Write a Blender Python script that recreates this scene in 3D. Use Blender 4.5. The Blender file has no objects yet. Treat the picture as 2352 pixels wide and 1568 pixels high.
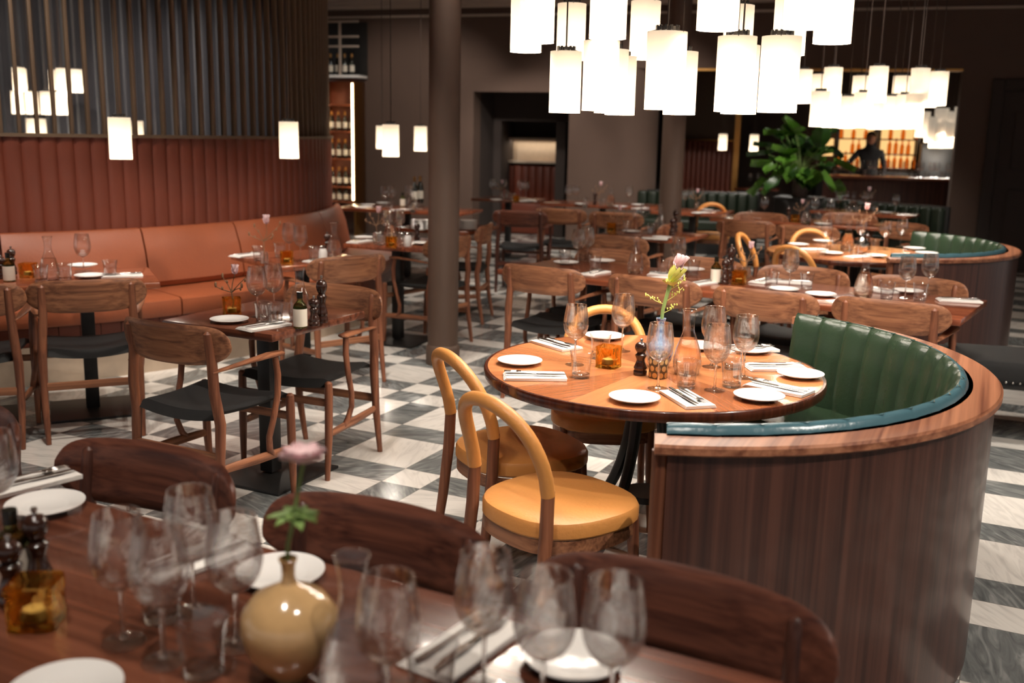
LAMPW = 2.6; DISC = 46.0; WORLD = .28; EXPO = .88; FBX, FBY = 2.47, 7.35
# unseen ceiling spots: x, y, target x, target y, watts, cone, target height
DOWN = [(.5, 3.0, .5, 3.6, 50), (-1.0, 3.6, -1.1, 4.5, 90), (-2.0, 4.4, -2.4, 5.6, 100), (-.9, 5.6, -1.4, 6.5, 100), (-.4, 6.6, -.8, 7.8, 90),
        (.5, 4.6, .6, 6.0, 110), (1.6, 4.2, 1.7, 5.3, 110), (2.4, 6.2, 2.5, 7.5, 110), (-.6, .9, -.4, 1.7, 60), (.6, .6, .5, 1.5, 60), (.6, 9.4, .7, 11, 120), (2.6, 8.8, 2.6, 10.2, 120),
        (2.6, 2.4, 2.4, 4.0, 90), (3.0, 1.3, 1.7, 2.8, 170, 70, .3), (3.4, 3.6, 3.0, 5.0, 90), (-.6, 9.0, -1.2, 10.5, 100), (-1.2, 2.0, -1.2, 2.6, 60), (-1.2, 12.2, -1.6, 14.9, 120, 75, 1.2), (1.6, 11.6, 1.4, 14.2, 130, 75, 1.0), (4.4, 10.0, 3.8, 12.0, 110, 70, .8),
        (2.2, 11.0, 2.0, 12.6, 100, 70, .8), (-3.0, 5.0, -3.3, 6.4, 100, 75, 1.0), (4.2, 16, 4.6, 14.6, 90, 80, 1.0), (.1, 13.4, .0, 14.6, 60, 70, .7), (-4.6, 8.6, -5.2, 11.8, 150, 80, .9), (-3.9, 9.4, -3.6, 11.8, 90, 80, .9)]  # spots aimed at back wall, pier and drape are added to brighten them
import bpy, bmesh, math, random
from mathutils import Vector, Matrix
random.seed(7)
C = bpy.context.scene.collection
sc = bpy.context.scene
PI = math.pi; TAU = 2*PI
def R(d): return math.radians(d)
# ------------------------------------------------------------------ camera
FPX, PITCH, ROLL, CAMH = 2332.0, .2034, -.0212, 1.571
_fw = Vector((0, math.cos(PITCH), -math.sin(PITCH)))
_rt = Vector((1, 0, 0)); _dn = Vector((0, -math.sin(PITCH), -math.cos(PITCH)))
_c, _s = math.cos(ROLL), math.sin(ROLL)
CR = _c*_rt + _s*_dn; CD = -_s*_rt + _c*_dn; CF = _fw
CAM = Vector((0, 0, CAMH))
def ray(px, py): return ((px-1176)/FPX)*CR + ((py-784)/FPX)*CD + CF
def at(px, py, z):                      # point of the horizontal plane z seen at that pixel of the photograph
    d = ray(px, py); return CAM + d*((z-CAMH)/d.z)
def at_depth(px, py, Y):
    d = ray(px, py); return CAM + d*(Y/d.y)
def scr(p):
    q = Vector(p)-CAM; w = q.dot(CF); return (1176+FPX*q.dot(CR)/w, 784+FPX*q.dot(CD)/w)
cam_d = bpy.data.cameras.new('camera'); cam = bpy.data.objects.new('camera', cam_d); C.objects.link(cam)
cam.matrix_world = Matrix(((CR.x, -CD.x, -CF.x, 0), (CR.y, -CD.y, -CF.y, 0), (CR.z, -CD.z, -CF.z, CAMH), (0, 0, 0, 1)))
cam_d.sensor_width = 36; cam_d.lens = FPX/2352*36; cam_d.clip_start = .05; cam_d.clip_end = 100
cam_d.dof.use_dof = True; cam_d.dof.focus_distance = 3.55; cam_d.dof.aperture_fstop = 2.5
sc.camera = cam
# ------------------------------------------------------------------ materials
def newmat(name):
    m = bpy.data.materials.new(name); m.use_nodes = True
    nt = m.node_tree; nt.nodes.clear(); out = nt.nodes.new('ShaderNodeOutputMaterial')
    return m, nt, out
def N(nt, t, **kw):
    n = nt.nodes.new(t)
    for k, v in kw.items(): setattr(n, k, v)
    return n
def L(nt, a, b): nt.links.new(a, b)
def math_(nt, op, a, b=None):
    n = N(nt, 'ShaderNodeMath', operation=op)
    for i, v in enumerate((a, b)):
        if v is None: continue
        if isinstance(v, (int, float)): n.inputs[i].default_value = v
        else: L(nt, v, n.inputs[i])
    return n.outputs[0]
def srgb(r, g, b):
    f = lambda c: (c/255/12.92) if c/255 <= .04045 else ((c/255+.055)/1.055)**2.4
    return (f(r), f(g), f(b), 1)
def bsdf(nt, out, col=None, rough=.5, metal=0, coat=0, spec=.5, sheen=0):
    b = N(nt, 'ShaderNodeBsdfPrincipled'); L(nt, b.outputs[0], out.inputs[0])
    if col: b.inputs['Base Color'].default_value = col
    b.inputs['Roughness'].default_value = rough; b.inputs['Metallic'].default_value = metal
    b.inputs['Coat Weight'].default_value = coat; b.inputs['Coat Roughness'].default_value = .08
    b.inputs['Specular IOR Level'].default_value = spec; b.inputs['Sheen Weight'].default_value = sheen
    return b
def plain(name, col, rough=.5, metal=0, coat=0, var=.12, scale=14, bump=0, spec=.5, sheen=0):
    m, nt, out = newmat(name); b = bsdf(nt, out, col, rough, metal, coat, spec, sheen)
    tc = N(nt, 'ShaderNodeTexCoord'); no = N(nt, 'ShaderNodeTexNoise'); no.inputs['Scale'].default_value = scale; no.inputs['Detail'].default_value = 4
    L(nt, tc.outputs['Object'], no.inputs['Vector'])
    mx = N(nt, 'ShaderNodeMix', data_type='RGBA', blend_type='MULTIPLY'); mx.inputs[0].default_value = 1
    mx.inputs[6].default_value = col
    r = N(nt, 'ShaderNodeMapRange'); L(nt, no.outputs['Fac'], r.inputs[0]); r.inputs[3].default_value = 1-var*1.5; r.inputs[4].default_value = 1+var*1.5
    L(nt, r.outputs[0], mx.inputs[7]); L(nt, mx.outputs[2], b.inputs['Base Color'])
    if bump:
        bp = N(nt, 'ShaderNodeBump'); bp.inputs['Strength'].default_value = bump; bp.inputs['Distance'].default_value = .004
        n2 = N(nt, 'ShaderNodeTexNoise'); n2.inputs['Scale'].default_value = scale*12; L(nt, tc.outputs['Object'], n2.inputs['Vector'])
        L(nt, n2.outputs['Fac'], bp.inputs['Height']); L(nt, bp.outputs[0], b.inputs['Normal'])
    return m
def wood(name, dark, light, axis='X', scale=1.0, rough=.4, coat=0, spec=.4, fine=.5):
    m, nt, out = newmat(name); b = bsdf(nt, out, light, rough, 0, coat, spec)
    tc = N(nt, 'ShaderNodeTexCoord'); oi = N(nt, 'ShaderNodeObjectInfo')
    va = N(nt, 'ShaderNodeVectorMath', operation='ADD'); L(nt, tc.outputs['Object'], va.inputs[0])
    cb = N(nt, 'ShaderNodeCombineXYZ'); rr = math_(nt, 'MULTIPLY', oi.outputs['Random'], 7.0)
    for i in range(3): L(nt, rr, cb.inputs[i])
    L(nt, cb.outputs[0], va.inputs[1])
    mp = N(nt, 'ShaderNodeMapping'); L(nt, va.outputs[0], mp.inputs['Vector'])
    s = [44*scale]*3; s['XYZ'.index(axis)] = .8*scale; mp.inputs['Scale'].default_value = s
    n1 = N(nt, 'ShaderNodeTexNoise'); n1.inputs['Scale'].default_value = 1; n1.inputs['Detail'].default_value = 5; n1.inputs['Distortion'].default_value = .6
    L(nt, mp.outputs[0], n1.inputs['Vector'])
    mp2 = N(nt, 'ShaderNodeMapping'); L(nt, va.outputs[0], mp2.inputs['Vector']); s2 = [110*scale]*3; s2['XYZ'.index(axis)] = 1.6*scale; mp2.inputs['Scale'].default_value = s2
    n2 = N(nt, 'ShaderNodeTexNoise'); n2.inputs['Scale'].default_value = 1; n2.inputs['Detail'].default_value = 3; L(nt, mp2.outputs[0], n2.inputs['Vector'])
    f = math_(nt, 'ADD', n1.outputs['Fac'], math_(nt, 'MULTIPLY', math_(nt, 'SUBTRACT', n2.outputs['Fac'], .5), fine))
    cr = N(nt, 'ShaderNodeValToRGB'); cr.color_ramp.elements[0].position = .3; cr.color_ramp.elements[1].position = .68
    cr.color_ramp.elements[0].color = dark; cr.color_ramp.elements[1].color = light
    L(nt, f, cr.inputs[0]); L(nt, cr.outputs[0], b.inputs['Base Color'])
    return m
def emit(name, col, strength):
    m, nt, out = newmat(name); e = N(nt, 'ShaderNodeEmission'); e.inputs[0].default_value = col; e.inputs[1].default_value = strength
    L(nt, e.outputs[0], out.inputs[0]); return m
def thin_glass(name, tint=(1, 1, 1, 1), ior=1.45, boost=1.0, rough=.0):
    m, nt, out = newmat(name)
    t = N(nt, 'ShaderNodeBsdfTransparent'); t.inputs[0].default_value = tint
    g = N(nt, 'ShaderNodeBsdfGlossy'); g.inputs['Roughness'].default_value = rough
    lw = N(nt, 'ShaderNodeLayerWeight'); lw.inputs['Blend'].default_value = .5; f0 = ((ior-1)/(ior+1))**2
    mx = N(nt, 'ShaderNodeMixShader'); f = math_(nt, 'ADD', math_(nt, 'MULTIPLY', math_(nt, 'POWER', lw.outputs['Facing'], 2.7), .8), f0*boost); L(nt, f, mx.inputs[0])
    L(nt, t.outputs[0], mx.inputs[1]); L(nt, g.outputs[0], mx.inputs[2]); L(nt, mx.outputs[0], out.inputs[0]); return m
def solid_glass(name, col=(1, 1, 1, 1), ior=1.45, rough=0.0, clear=.35):
    m, nt, out = newmat(name)
    g = N(nt, 'ShaderNodeBsdfGlass'); g.inputs['Color'].default_value = col; g.inputs['IOR'].default_value = ior; g.inputs['Roughness'].default_value = rough
    t = N(nt, 'ShaderNodeBsdfTransparent'); t.inputs[0].default_value = col
    mx = N(nt, 'ShaderNodeMixShader'); mx.inputs[0].default_value = clear
    L(nt, g.outputs[0], mx.inputs[1]); L(nt, t.outputs[0], mx.inputs[2]); L(nt, mx.outputs[0], out.inputs[0]); return m
M = {}
M['chair_x'] = wood('oiled_walnut_horizontal', srgb(104, 64, 45), srgb(164, 110, 78), 'X', 1.0, .42)
M['chair_z'] = wood('oiled_walnut_vertical', srgb(96, 55, 39), srgb(146, 91, 64), 'Z', 1.0, .42)
M['chair_y'] = wood('oiled_walnut_lengthwise', srgb(100, 60, 42), srgb(154, 100, 70), 'Y', 1.0, .42)
M['dark_x'] = wood('dark_walnut_horizontal', srgb(66, 34, 26), srgb(112, 66, 50), 'X', 1.0, .38)
M['dark_z'] = wood('dark_walnut_vertical', srgb(56, 30, 24), srgb(92, 54, 42), 'Z', 1.0, .4)
M['veneer'] = wood('dark_walnut_veneer', srgb(52, 30, 25), srgb(86, 53, 43), 'Z', .8, .3, .15, .45, .5)
M['cap'] = wood('walnut_cap', srgb(104, 58, 40), srgb(168, 112, 82), 'Y', .7, .38)
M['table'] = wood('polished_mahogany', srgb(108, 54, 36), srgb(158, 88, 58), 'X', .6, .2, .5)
M['edge'] = wood('dark_shaded_table_edge', srgb(58, 26, 16), srgb(92, 44, 28), 'Z', .6, .25, .3)  # darker edge wood, with the rim's shadow mixed into the colour
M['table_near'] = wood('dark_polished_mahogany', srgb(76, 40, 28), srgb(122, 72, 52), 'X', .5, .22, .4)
M['paper'] = plain('black_woven_papercord', srgb(19, 18, 18), .7, 0, 0, .3, 60, .6)
M['black'] = plain('black_powder_coated_steel', srgb(24, 22, 21), .45, 0, 0, .1)
M['tan'] = plain('tan_leather', srgb(208, 140, 74), .42, 0, 0, .1, 7, .25)
M['orange'] = plain('orange_leather', srgb(144, 76, 46), .45, 0, 0, .12, 5, .25)
M['rust'] = plain('rust_leather', srgb(106, 47, 28), .5, 0, 0, .15, 4, .2)
M['green'] = plain('green_leather', srgb(37, 53, 37), .27, 0, 0, .18, 5, .25)
M['green_dark'] = plain('deep_green_leather', srgb(26, 36, 22), .45, 0, 0, .2, 5, .2)
M['whisky'] = solid_glass('amber_bottle_glass', (.75, .42, .16, 1), 1.45, .05, .4)
M['teal'] = plain('teal_leather', srgb(70, 104, 114), .26, 0, 0, .15, 6, .2)
M['seam'] = plain('dark_seam', srgb(26, 14, 12), .8)
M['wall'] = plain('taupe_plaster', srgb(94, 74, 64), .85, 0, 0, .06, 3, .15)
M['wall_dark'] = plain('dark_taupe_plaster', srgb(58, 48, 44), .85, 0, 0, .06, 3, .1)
M['ceil'] = plain('greige_ceiling_paint', srgb(186, 168, 154), .8, 0, 0, .04, 3)
M['column'] = plain('brown_column_paint', srgb(82, 63, 52), .55, 0, 0, .05, 5, .1)
M['white'] = plain('white_porcelain', srgb(238, 234, 230), .18, 0, .3, .02)
M['linen'] = plain('white_linen', srgb(236, 230, 224), .8, 0, 0, .03, 30, .3)
M['steel'] = plain('polished_steel', srgb(190, 186, 182), .2, 1, 0, .05)
M['brass'] = plain('aged_brass', srgb(168, 124, 70), .3, 1, 0, .1)
M['mill'] = plain('dark_stained_turned_wood', srgb(52, 28, 20), .22, 0, .4, .15, 20)
M['stone'] = plain('travertine', srgb(176, 156, 136), .5, 0, 0, .12, 9)
M['slat'] = plain('bronze_painted_slats', srgb(104, 84, 66), .5, 0, 0, .08, 4)
M['drape'] = plain('dark_grey_drape', srgb(58, 56, 62), .55, 0, 0, .1, 4, 0, .5, .3)
M['glass'] = thin_glass('clear_wine_glass', (.985, .985, .985, 1), 1.5, 2.2)
M['glass_far'] = thin_glass('clear_far_glass', (.985, .985, .985, 1), 1.5, 4.0, .05)
M['bowl'] = solid_glass('clear_bowl_glass', (1, 1, 1, 1), 1.47, 0, .5)
M['tumbler'] = solid_glass('clear_tumbler_glass', (1, 1, 1, 1), 1.47, 0, .3)
M['water'] = solid_glass('still_water', (1, 1, 1, 1), 1.33, 0, .5)
M['rose'] = solid_glass('pale_rose_drink', (1, .93, .87, 1), 1.33, 0, .35)
M['amber'] = solid_glass('amber_glass', (1, .80, .42, 1), 1.5, .02, .3)
M['oil'] = solid_glass('greenish_bottle_glass', (.62, .66, .42, 1), 1.45, .02, .3)
M['dkbottle'] = plain('dark_bottle_glass', srgb(22, 24, 18), .12, 0, .4, .05)
M['label'] = plain('cream_paper', srgb(226, 216, 200), .7, 0, 0, .04)
M['stem'] = plain('green_flower_stem', srgb(138, 164, 96), .5)
M['twig'] = plain('brown_twig', srgb(138, 102, 74), .6)
M['pink'] = plain('pale_pink_petal', srgb(240, 206, 208), .6, 0, 0, .1, 30)
M['lime'] = plain('lime_bract', srgb(206, 204, 104), .5, 0, 0, .12, 20)
M['leafg'] = plain('glossy_green_leaf', srgb(92, 136, 50), .3, 0, 0, .3, 6)
M['leafd'] = plain('deep_green_leaf', srgb(44, 78, 28), .35, 0, 0, .3, 6)
M['ochre'] = plain('ochre_glazed_ceramic', srgb(206, 166, 116), .15, 0, .6, .12, 40)
M['ringm'] = plain('black_lamp_fitting', srgb(20, 16, 14), .4)
M['cord'] = plain('brown_cord', srgb(52, 38, 30), .6)
M['skin'] = plain('skin', srgb(170, 120, 96), .5)
M['cloth'] = plain('black_shirt', srgb(18, 18, 22), .8)
M['pot'] = plain('mottled_grey_vessel', srgb(96, 78, 72), .35, 0, 0, .4, 26)
M['niche'] = plain('cream_niche_plaster', srgb(200, 182, 162), .6)
M['led'] = emit('warm_led_strip', (1, .74, .42, 1), 9)
M['backlit'] = emit('backlit_amber_glass', (1, .58, .22, 1), .62)
# fabric lamp shade: translucent, the bulb inside lights it
m, nt, out = newmat('cream_lamp_shade')
d = N(nt, 'ShaderNodeBsdfDiffuse'); d.inputs[0].default_value = (.55, .48, .39, 1)
t = N(nt, 'ShaderNodeBsdfTranslucent'); t.inputs[0].default_value = (.20, .165, .125, 1)
mx = N(nt, 'ShaderNodeMixShader'); mx.inputs[0].default_value = .5
L(nt, d.outputs[0], mx.inputs[1]); L(nt, t.outputs[0], mx.inputs[2])
em = N(nt, 'ShaderNodeEmission'); em.inputs[0].default_value = (1, .86, .68, 1); em.inputs[1].default_value = .16
ad = N(nt, 'ShaderNodeAddShader'); L(nt, mx.outputs[0], ad.inputs[0]); L(nt, em.outputs[0], ad.inputs[1]); L(nt, ad.outputs[0], out.inputs[0])
M['shade'] = m
M['diffuser'] = emit('glowing_opal_diffuser', (1, .90, .78, 1), DISC)
# marble floor: white and grey tiles laid in bands of 20 and 40 cm
PSI = -.457; UA = Vector((math.cos(PSI), math.sin(PSI), 0)); VA = Vector((-math.sin(PSI), math.cos(PSI), 0))
def floor_mat():
    m, nt, out = newmat('white_and_grey_marble_tiles'); b = bsdf(nt, out, None, .16, 0, 0, .5)
    tc = N(nt, 'ShaderNodeTexCoord'); sp = N(nt, 'ShaderNodeSeparateXYZ'); L(nt, tc.outputs['Object'], sp.inputs[0])
    x, y = sp.outputs[0], sp.outputs[1]; per = 1.435
    def axis(cx, cy, off):
        u = math_(nt, 'ADD', math_(nt, 'MULTIPLY', x, cx), math_(nt, 'MULTIPLY', y, cy))
        q = math_(nt, 'DIVIDE', math_(nt, 'SUBTRACT', u, off), per)
        fl = math_(nt, 'FLOOR', q); f = math_(nt, 'MULTIPLY', math_(nt, 'SUBTRACT', q, fl), 7.0)
        idx = math_(nt, 'MULTIPLY', fl, 5.0); edge = None
        for k in (1, 2, 4, 5): idx = math_(nt, 'ADD', idx, math_(nt, 'GREATER_THAN', f, k))
        for k in (0, 1, 2, 4, 5, 7):
            dd = math_(nt, 'ABSOLUTE', math_(nt, 'SUBTRACT', f, k)); edge = dd if edge is None else math_(nt, 'MINIMUM', edge, dd)
        return idx, edge
    iu, eu = axis(UA.x, UA.y, -3.285); iv, ev = axis(VA.x, VA.y, 3.49)
    par = math_(nt, 'FLOORED_MODULO', math_(nt, 'ADD', iu, iv), 2.0); grey = math_(nt, 'GREATER_THAN', par, .5)
    cb = N(nt, 'ShaderNodeCombineXYZ'); L(nt, iu, cb.inputs[0]); L(nt, iv, cb.inputs[1])
    wn = N(nt, 'ShaderNodeTexWhiteNoise', noise_dimensions='3D'); L(nt, cb.outputs[0], wn.inputs['Vector'])
    rot = N(nt, 'ShaderNodeVectorRotate', rotation_type='Z_AXIS'); L(nt, tc.outputs['Object'], rot.inputs['Vector'])
    L(nt, math_(nt, 'MULTIPLY', wn.outputs['Value'], 3.1), rot.inputs['Angle'])
    sc_ = N(nt, 'ShaderNodeVectorMath', operation='SCALE'); L(nt, wn.outputs['Color'], sc_.inputs[0]); sc_.inputs[3].default_value = 20
    ad = N(nt, 'ShaderNodeVectorMath', operation='ADD'); L(nt, rot.outputs[0], ad.inputs[0]); L(nt, sc_.outputs[0], ad.inputs[1])
    mp = N(nt, 'ShaderNodeMapping'); mp.inputs['Scale'].default_value = (2.2, 11, 1); L(nt, ad.outputs[0], mp.inputs['Vector'])
    n1 = N(nt, 'ShaderNodeTexNoise'); n1.inputs['Scale'].default_value = 2.2; n1.inputs['Detail'].default_value = 7; n1.inputs['Distortion'].default_value = 1.4; L(nt, mp.outputs[0], n1.inputs['Vector'])
    cg = N(nt, 'ShaderNodeValToRGB'); e = cg.color_ramp.elements; e[0].position = .28; e[0].color = srgb(84, 86, 86); e[1].position = .76; e[1].color = srgb(160, 160, 157)
    k = e.new(.5); k.color = srgb(114, 116, 115); L(nt, n1.outputs['Fac'], cg.inputs[0])
    cw = N(nt, 'ShaderNodeValToRGB'); e = cw.color_ramp.elements; e[0].position = .25; e[0].color = srgb(196, 190, 184); e[1].position = .55; e[1].color = srgb(226, 220, 212); L(nt, n1.outputs['Fac'], cw.inputs[0])
    mx = N(nt, 'ShaderNodeMix', data_type='RGBA'); L(nt, grey, mx.inputs[0]); L(nt, cw.outputs[0], mx.inputs[6]); L(nt, cg.outputs[0], mx.inputs[7])
    br = N(nt, 'ShaderNodeMapRange'); L(nt, wn.outputs['Value'], br.inputs[0]); br.inputs[3].default_value = .82; br.inputs[4].default_value = 1.08
    m2 = N(nt, 'ShaderNodeMix', data_type='RGBA', blend_type='MULTIPLY'); m2.inputs[0].default_value = 1; L(nt, mx.outputs[2], m2.inputs[6]); L(nt, br.outputs[0], m2.inputs[7])
    gr = math_(nt, 'LESS_THAN', math_(nt, 'MINIMUM', eu, ev), .008)
    m3 = N(nt, 'ShaderNodeMix', data_type='RGBA'); L(nt, gr, m3.inputs[0]); L(nt, m2.outputs[2], m3.inputs[6]); m3.inputs[7].default_value = srgb(120, 114, 108)
    L(nt, m3.outputs[2], b.inputs['Base Color']); return m
M['floor'] = floor_mat()
def round_top_mat():
    m, nt, out = newmat('radial_mahogany_veneer'); b = bsdf(nt, out, None, .16, 0, .5)
    tc = N(nt, 'ShaderNodeTexCoord'); sp = N(nt, 'ShaderNodeSeparateXYZ'); L(nt, tc.outputs['Object'], sp.inputs[0])
    ang = math_(nt, 'ARCTAN2', sp.outputs[1], sp.outputs[0]); seg = math_(nt, 'MULTIPLY', math_(nt, 'ADD', ang, PI), 16/TAU)
    idx = math_(nt, 'FLOOR', seg); fr = math_(nt, 'SUBTRACT', seg, idx)
    wn = N(nt, 'ShaderNodeTexWhiteNoise', noise_dimensions='1D'); L(nt, idx, wn.inputs['W'])
    rad = math_(nt, 'SQRT', math_(nt, 'ADD', math_(nt, 'MULTIPLY', sp.outputs[0], sp.outputs[0]), math_(nt, 'MULTIPLY', sp.outputs[1], sp.outputs[1])))
    cb = N(nt, 'ShaderNodeCombineXYZ'); L(nt, math_(nt, 'MULTIPLY', rad, 2.5), cb.inputs[0]); L(nt, math_(nt, 'MULTIPLY', math_(nt, 'MULTIPLY', fr, rad), 16.0), cb.inputs[1]); L(nt, math_(nt, 'MULTIPLY', idx, 3.7), cb.inputs[2])
    n1 = N(nt, 'ShaderNodeTexNoise'); n1.inputs['Scale'].default_value = 1.6; n1.inputs['Detail'].default_value = 5; n1.inputs['Distortion'].default_value = .5; L(nt, cb.outputs[0], n1.inputs['Vector'])
    f = math_(nt, 'ADD', math_(nt, 'ADD', math_(nt, 'MULTIPLY', n1.outputs['Fac'], .45), .28), math_(nt, 'MULTIPLY', math_(nt, 'SUBTRACT', wn.outputs['Value'], .5), .5))
    cr = N(nt, 'ShaderNodeValToRGB'); e = cr.color_ramp.elements; e[0].position = .1; e[0].color = srgb(142, 78, 46); e[1].position = .9; e[1].color = srgb(216, 142, 92)
    L(nt, f, cr.inputs[0]); L(nt, cr.outputs[0], b.inputs['Base Color']); return m
M['round_top'] = round_top_mat()
def dots_mat():
    m, nt, out = newmat('printed_circles'); b = bsdf(nt, out, None, .3)
    tc = N(nt, 'ShaderNodeTexCoord'); sp = N(nt, 'ShaderNodeSeparateXYZ'); L(nt, tc.outputs['Object'], sp.inputs[0])
    a = math_(nt, 'MULTIPLY', math_(nt, 'ARCTAN2', sp.outputs[1], sp.outputs[0]), 9/TAU); zz = math_(nt, 'MULTIPLY', sp.outputs[2], 42.0)
    a = math_(nt, 'ADD', a, math_(nt, 'MULTIPLY', math_(nt, 'FLOORED_MODULO', math_(nt, 'FLOOR', zz), 2.0), .5))
    fa = math_(nt, 'SUBTRACT', math_(nt, 'FLOORED_MODULO', a, 1.0), .5); fz = math_(nt, 'SUBTRACT', math_(nt, 'FLOORED_MODULO', zz, 1.0), .5)
    r = math_(nt, 'SQRT', math_(nt, 'ADD', math_(nt, 'MULTIPLY', fa, fa), math_(nt, 'MULTIPLY', fz, fz)))
    mx = N(nt, 'ShaderNodeMix', data_type='RGBA'); L(nt, math_(nt, 'LESS_THAN', r, .4), mx.inputs[0]); mx.inputs[6].default_value = srgb(84, 74, 56); mx.inputs[7].default_value = srgb(206, 176, 124)
    L(nt, mx.outputs[2], b.inputs['Base Color']); return m
M['dots'] = dots_mat()
def bluevase_mat():
    m, nt, out = newmat('blue_patterned_ceramic'); b = bsdf(nt, out, None, .12, 0, .6)
    tc = N(nt, 'ShaderNodeTexCoord'); v = N(nt, 'ShaderNodeTexVoronoi'); v.inputs['Scale'].default_value = 55; L(nt, tc.outputs['Object'], v.inputs['Vector'])
    cr = N(nt, 'ShaderNodeValToRGB'); e = cr.color_ramp.elements; e[0].position = .15; e[0].color = srgb(40, 66, 130); e[1].position = .6; e[1].color = srgb(168, 190, 216); L(nt, v.outputs['Distance'], cr.inputs[0])
    L(nt, cr.outputs[0], b.inputs['Base Color']); return m
M['bluevase'] = bluevase_mat()
# ------------------------------------------------------------------ mesh builder
class MB:
    def __init__(s): s.v = []; s.f = []
    def add(s, vs, fs, xf=None):
        o = len(s.v)
        s.v += [tuple(xf @ Vector(p)) if xf else tuple(p) for p in vs]; s.f += [tuple(i+o for i in f) for f in fs]; return s
    def rbox(s, c, size, r=.004, seg=2, rz=0, xf=None):
        bm = bmesh.new(); bmesh.ops.create_cube(bm, size=1)
        for v in bm.verts: v.co = Vector((v.co.x*size[0], v.co.y*size[1], v.co.z*size[2]))
        if r > 0: bmesh.ops.bevel(bm, geom=bm.edges[:], offset=min(r, min(size)*.49), segments=seg, profile=.5, affect='EDGES')
        bm.verts.index_update()
        mt = Matrix.Translation(Vector(c)) @ Matrix.Rotation(rz, 4, 'Z'); mt = (xf @ mt) if xf else mt
        s.add([v.co[:] for v in bm.verts], [[v.index for v in f.verts] for f in bm.faces], mt); bm.free(); return s
    def lathe(s, prof, n=24, c=(0, 0, 0), cap0=True, cap1=True, sx=1, sy=1):
        vs = []; fs = []; k = len(prof)
        for i in range(n):
            a = TAU*i/n
            for r, z in prof: vs.append((c[0]+r*sx*math.cos(a), c[1]+r*sy*math.sin(a), c[2]+z))
        for i in range(n):
            j = (i+1) % n
            for q in range(k-1): fs.append((i*k+q, j*k+q, j*k+q+1, i*k+q+1))
        if cap0 and prof[0][0] > 1e-4: fs.append(tuple(i*k for i in reversed(range(n))))
        if cap1 and prof[-1][0] > 1e-4: fs.append(tuple(i*k+k-1 for i in range(n)))
        return s.add(vs, fs)
    def tube(s, path, rad, n=8, flat=1.0, up=None, caps=True):
        path = [Vector(p) for p in path]; k = len(path); vs = []; fs = []
        rad = rad if isinstance(rad, (list, tuple)) else [rad]*k
        u0 = None
        for i, p in enumerate(path):
            t = (path[min(i+1, k-1)]-path[max(i-1, 0)]).normalized()
            ref = Vector(up) if up else (u0 if u0 is not None else (Vector((0, 0, 1)) if abs(t.z) < .9 else Vector((1, 0, 0))))
            u = (ref - t*ref.dot(t)).normalized(); w = t.cross(u); u0 = u
            for j in range(n):
                a = TAU*j/n; vs.append(p + (u*math.cos(a)*flat + w*math.sin(a))*rad[i])
        for i in range(k-1):
            for j in range(n):
                q = (j+1) % n; fs.append((i*n+j, i*n+q, (i+1)*n+q, (i+1)*n+j))
        if caps: fs.append(tuple(reversed(range(n)))); fs.append(tuple((k-1)*n+j for j in range(n)))
        return s.add(vs, fs)
    def revolve(s, prof, a0, a1, n, c=(0, 0), closed=True, caps=True):      # profile (r,z), closed loop, swept a0..a1 (radians)
        k = len(prof); vs = []; fs = []
        for i in range(n+1):
            a = a0+(a1-a0)*i/n
            for r, z in prof: vs.append((c[0]+r*math.cos(a), c[1]+r*math.sin(a), z))
        kk = k if closed else k-1
        for i in range(n):
            for q in range(kk): p = (q+1) % k; fs.append((i*k+q, (i+1)*k+q, (i+1)*k+p, i*k+p))
        if caps and closed: fs.append(tuple(range(k))); fs.append(tuple(n*k+q for q in reversed(range(k))))
        return s.add(vs, fs)
    def grid(s, fn, nu, nv, closeu=False):
        vs = [fn(i/nu, j/nv) for i in range(nu+(0 if closeu else 1)) for j in range(nv+1)]; fs = []
        m = nu if closeu else nu+1
        for i in range(nu):
            a = i; b = (i+1) % m
            for j in range(nv): fs.append((a*(nv+1)+j, b*(nv+1)+j, b*(nv+1)+j+1, a*(nv+1)+j+1))
        return s.add(vs, fs)
    def sphere(s, c, r, n=12, m=8, sc3=(1, 1, 1)):
        prof = [(max(1e-5, r*math.sin(PI*i/m)), -r*math.cos(PI*i/m)) for i in range(m+1)]
        vs = []; fs = []
        b = MB(); b.lathe(prof, n, (0, 0, 0), False, False)
        return s.add([(c[0]+p[0]*sc3[0], c[1]+p[1]*sc3[1], c[2]+p[2]*sc3[2]) for p in b.v], b.f)
    def mesh(s, name, mat, smooth=True, ang=40):
        me = bpy.data.meshes.new(name); me.from_pydata(s.v, [], s.f)
        bm = bmesh.new(); bm.from_mesh(me); bmesh.ops.recalc_face_normals(bm, faces=bm.faces[:]); bm.to_mesh(me); bm.free()
        if smooth:
            me.polygons.foreach_set('use_smooth', [True]*len(me.polygons)); me.set_sharp_from_angle(angle=R(ang))
        me.materials.append(M[mat] if isinstance(mat, str) else mat); me.update(); return me
    def obj(s, name, mat, parent=None, **k):
        return link(name, s.mesh(name, mat, **k), parent)
def link(name, me, parent=None):
    o = bpy.data.objects.new(name, me); C.objects.link(o)
    if parent: o.parent = parent
    return o
def tag(o, label, cat, group=None):
    o['label'] = label; o['category'] = cat
    if group: o['group'] = group
    return o
def struct(o): o['kind'] = 'structure'; return o
def thing(name, loc=(0, 0, 0), rz=0):
    o = bpy.data.objects.new(name, None); C.objects.link(o); o.location = loc; o.rotation_euler = (0, 0, rz); o.empty_display_size = .1; return o
_protos = {}
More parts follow.
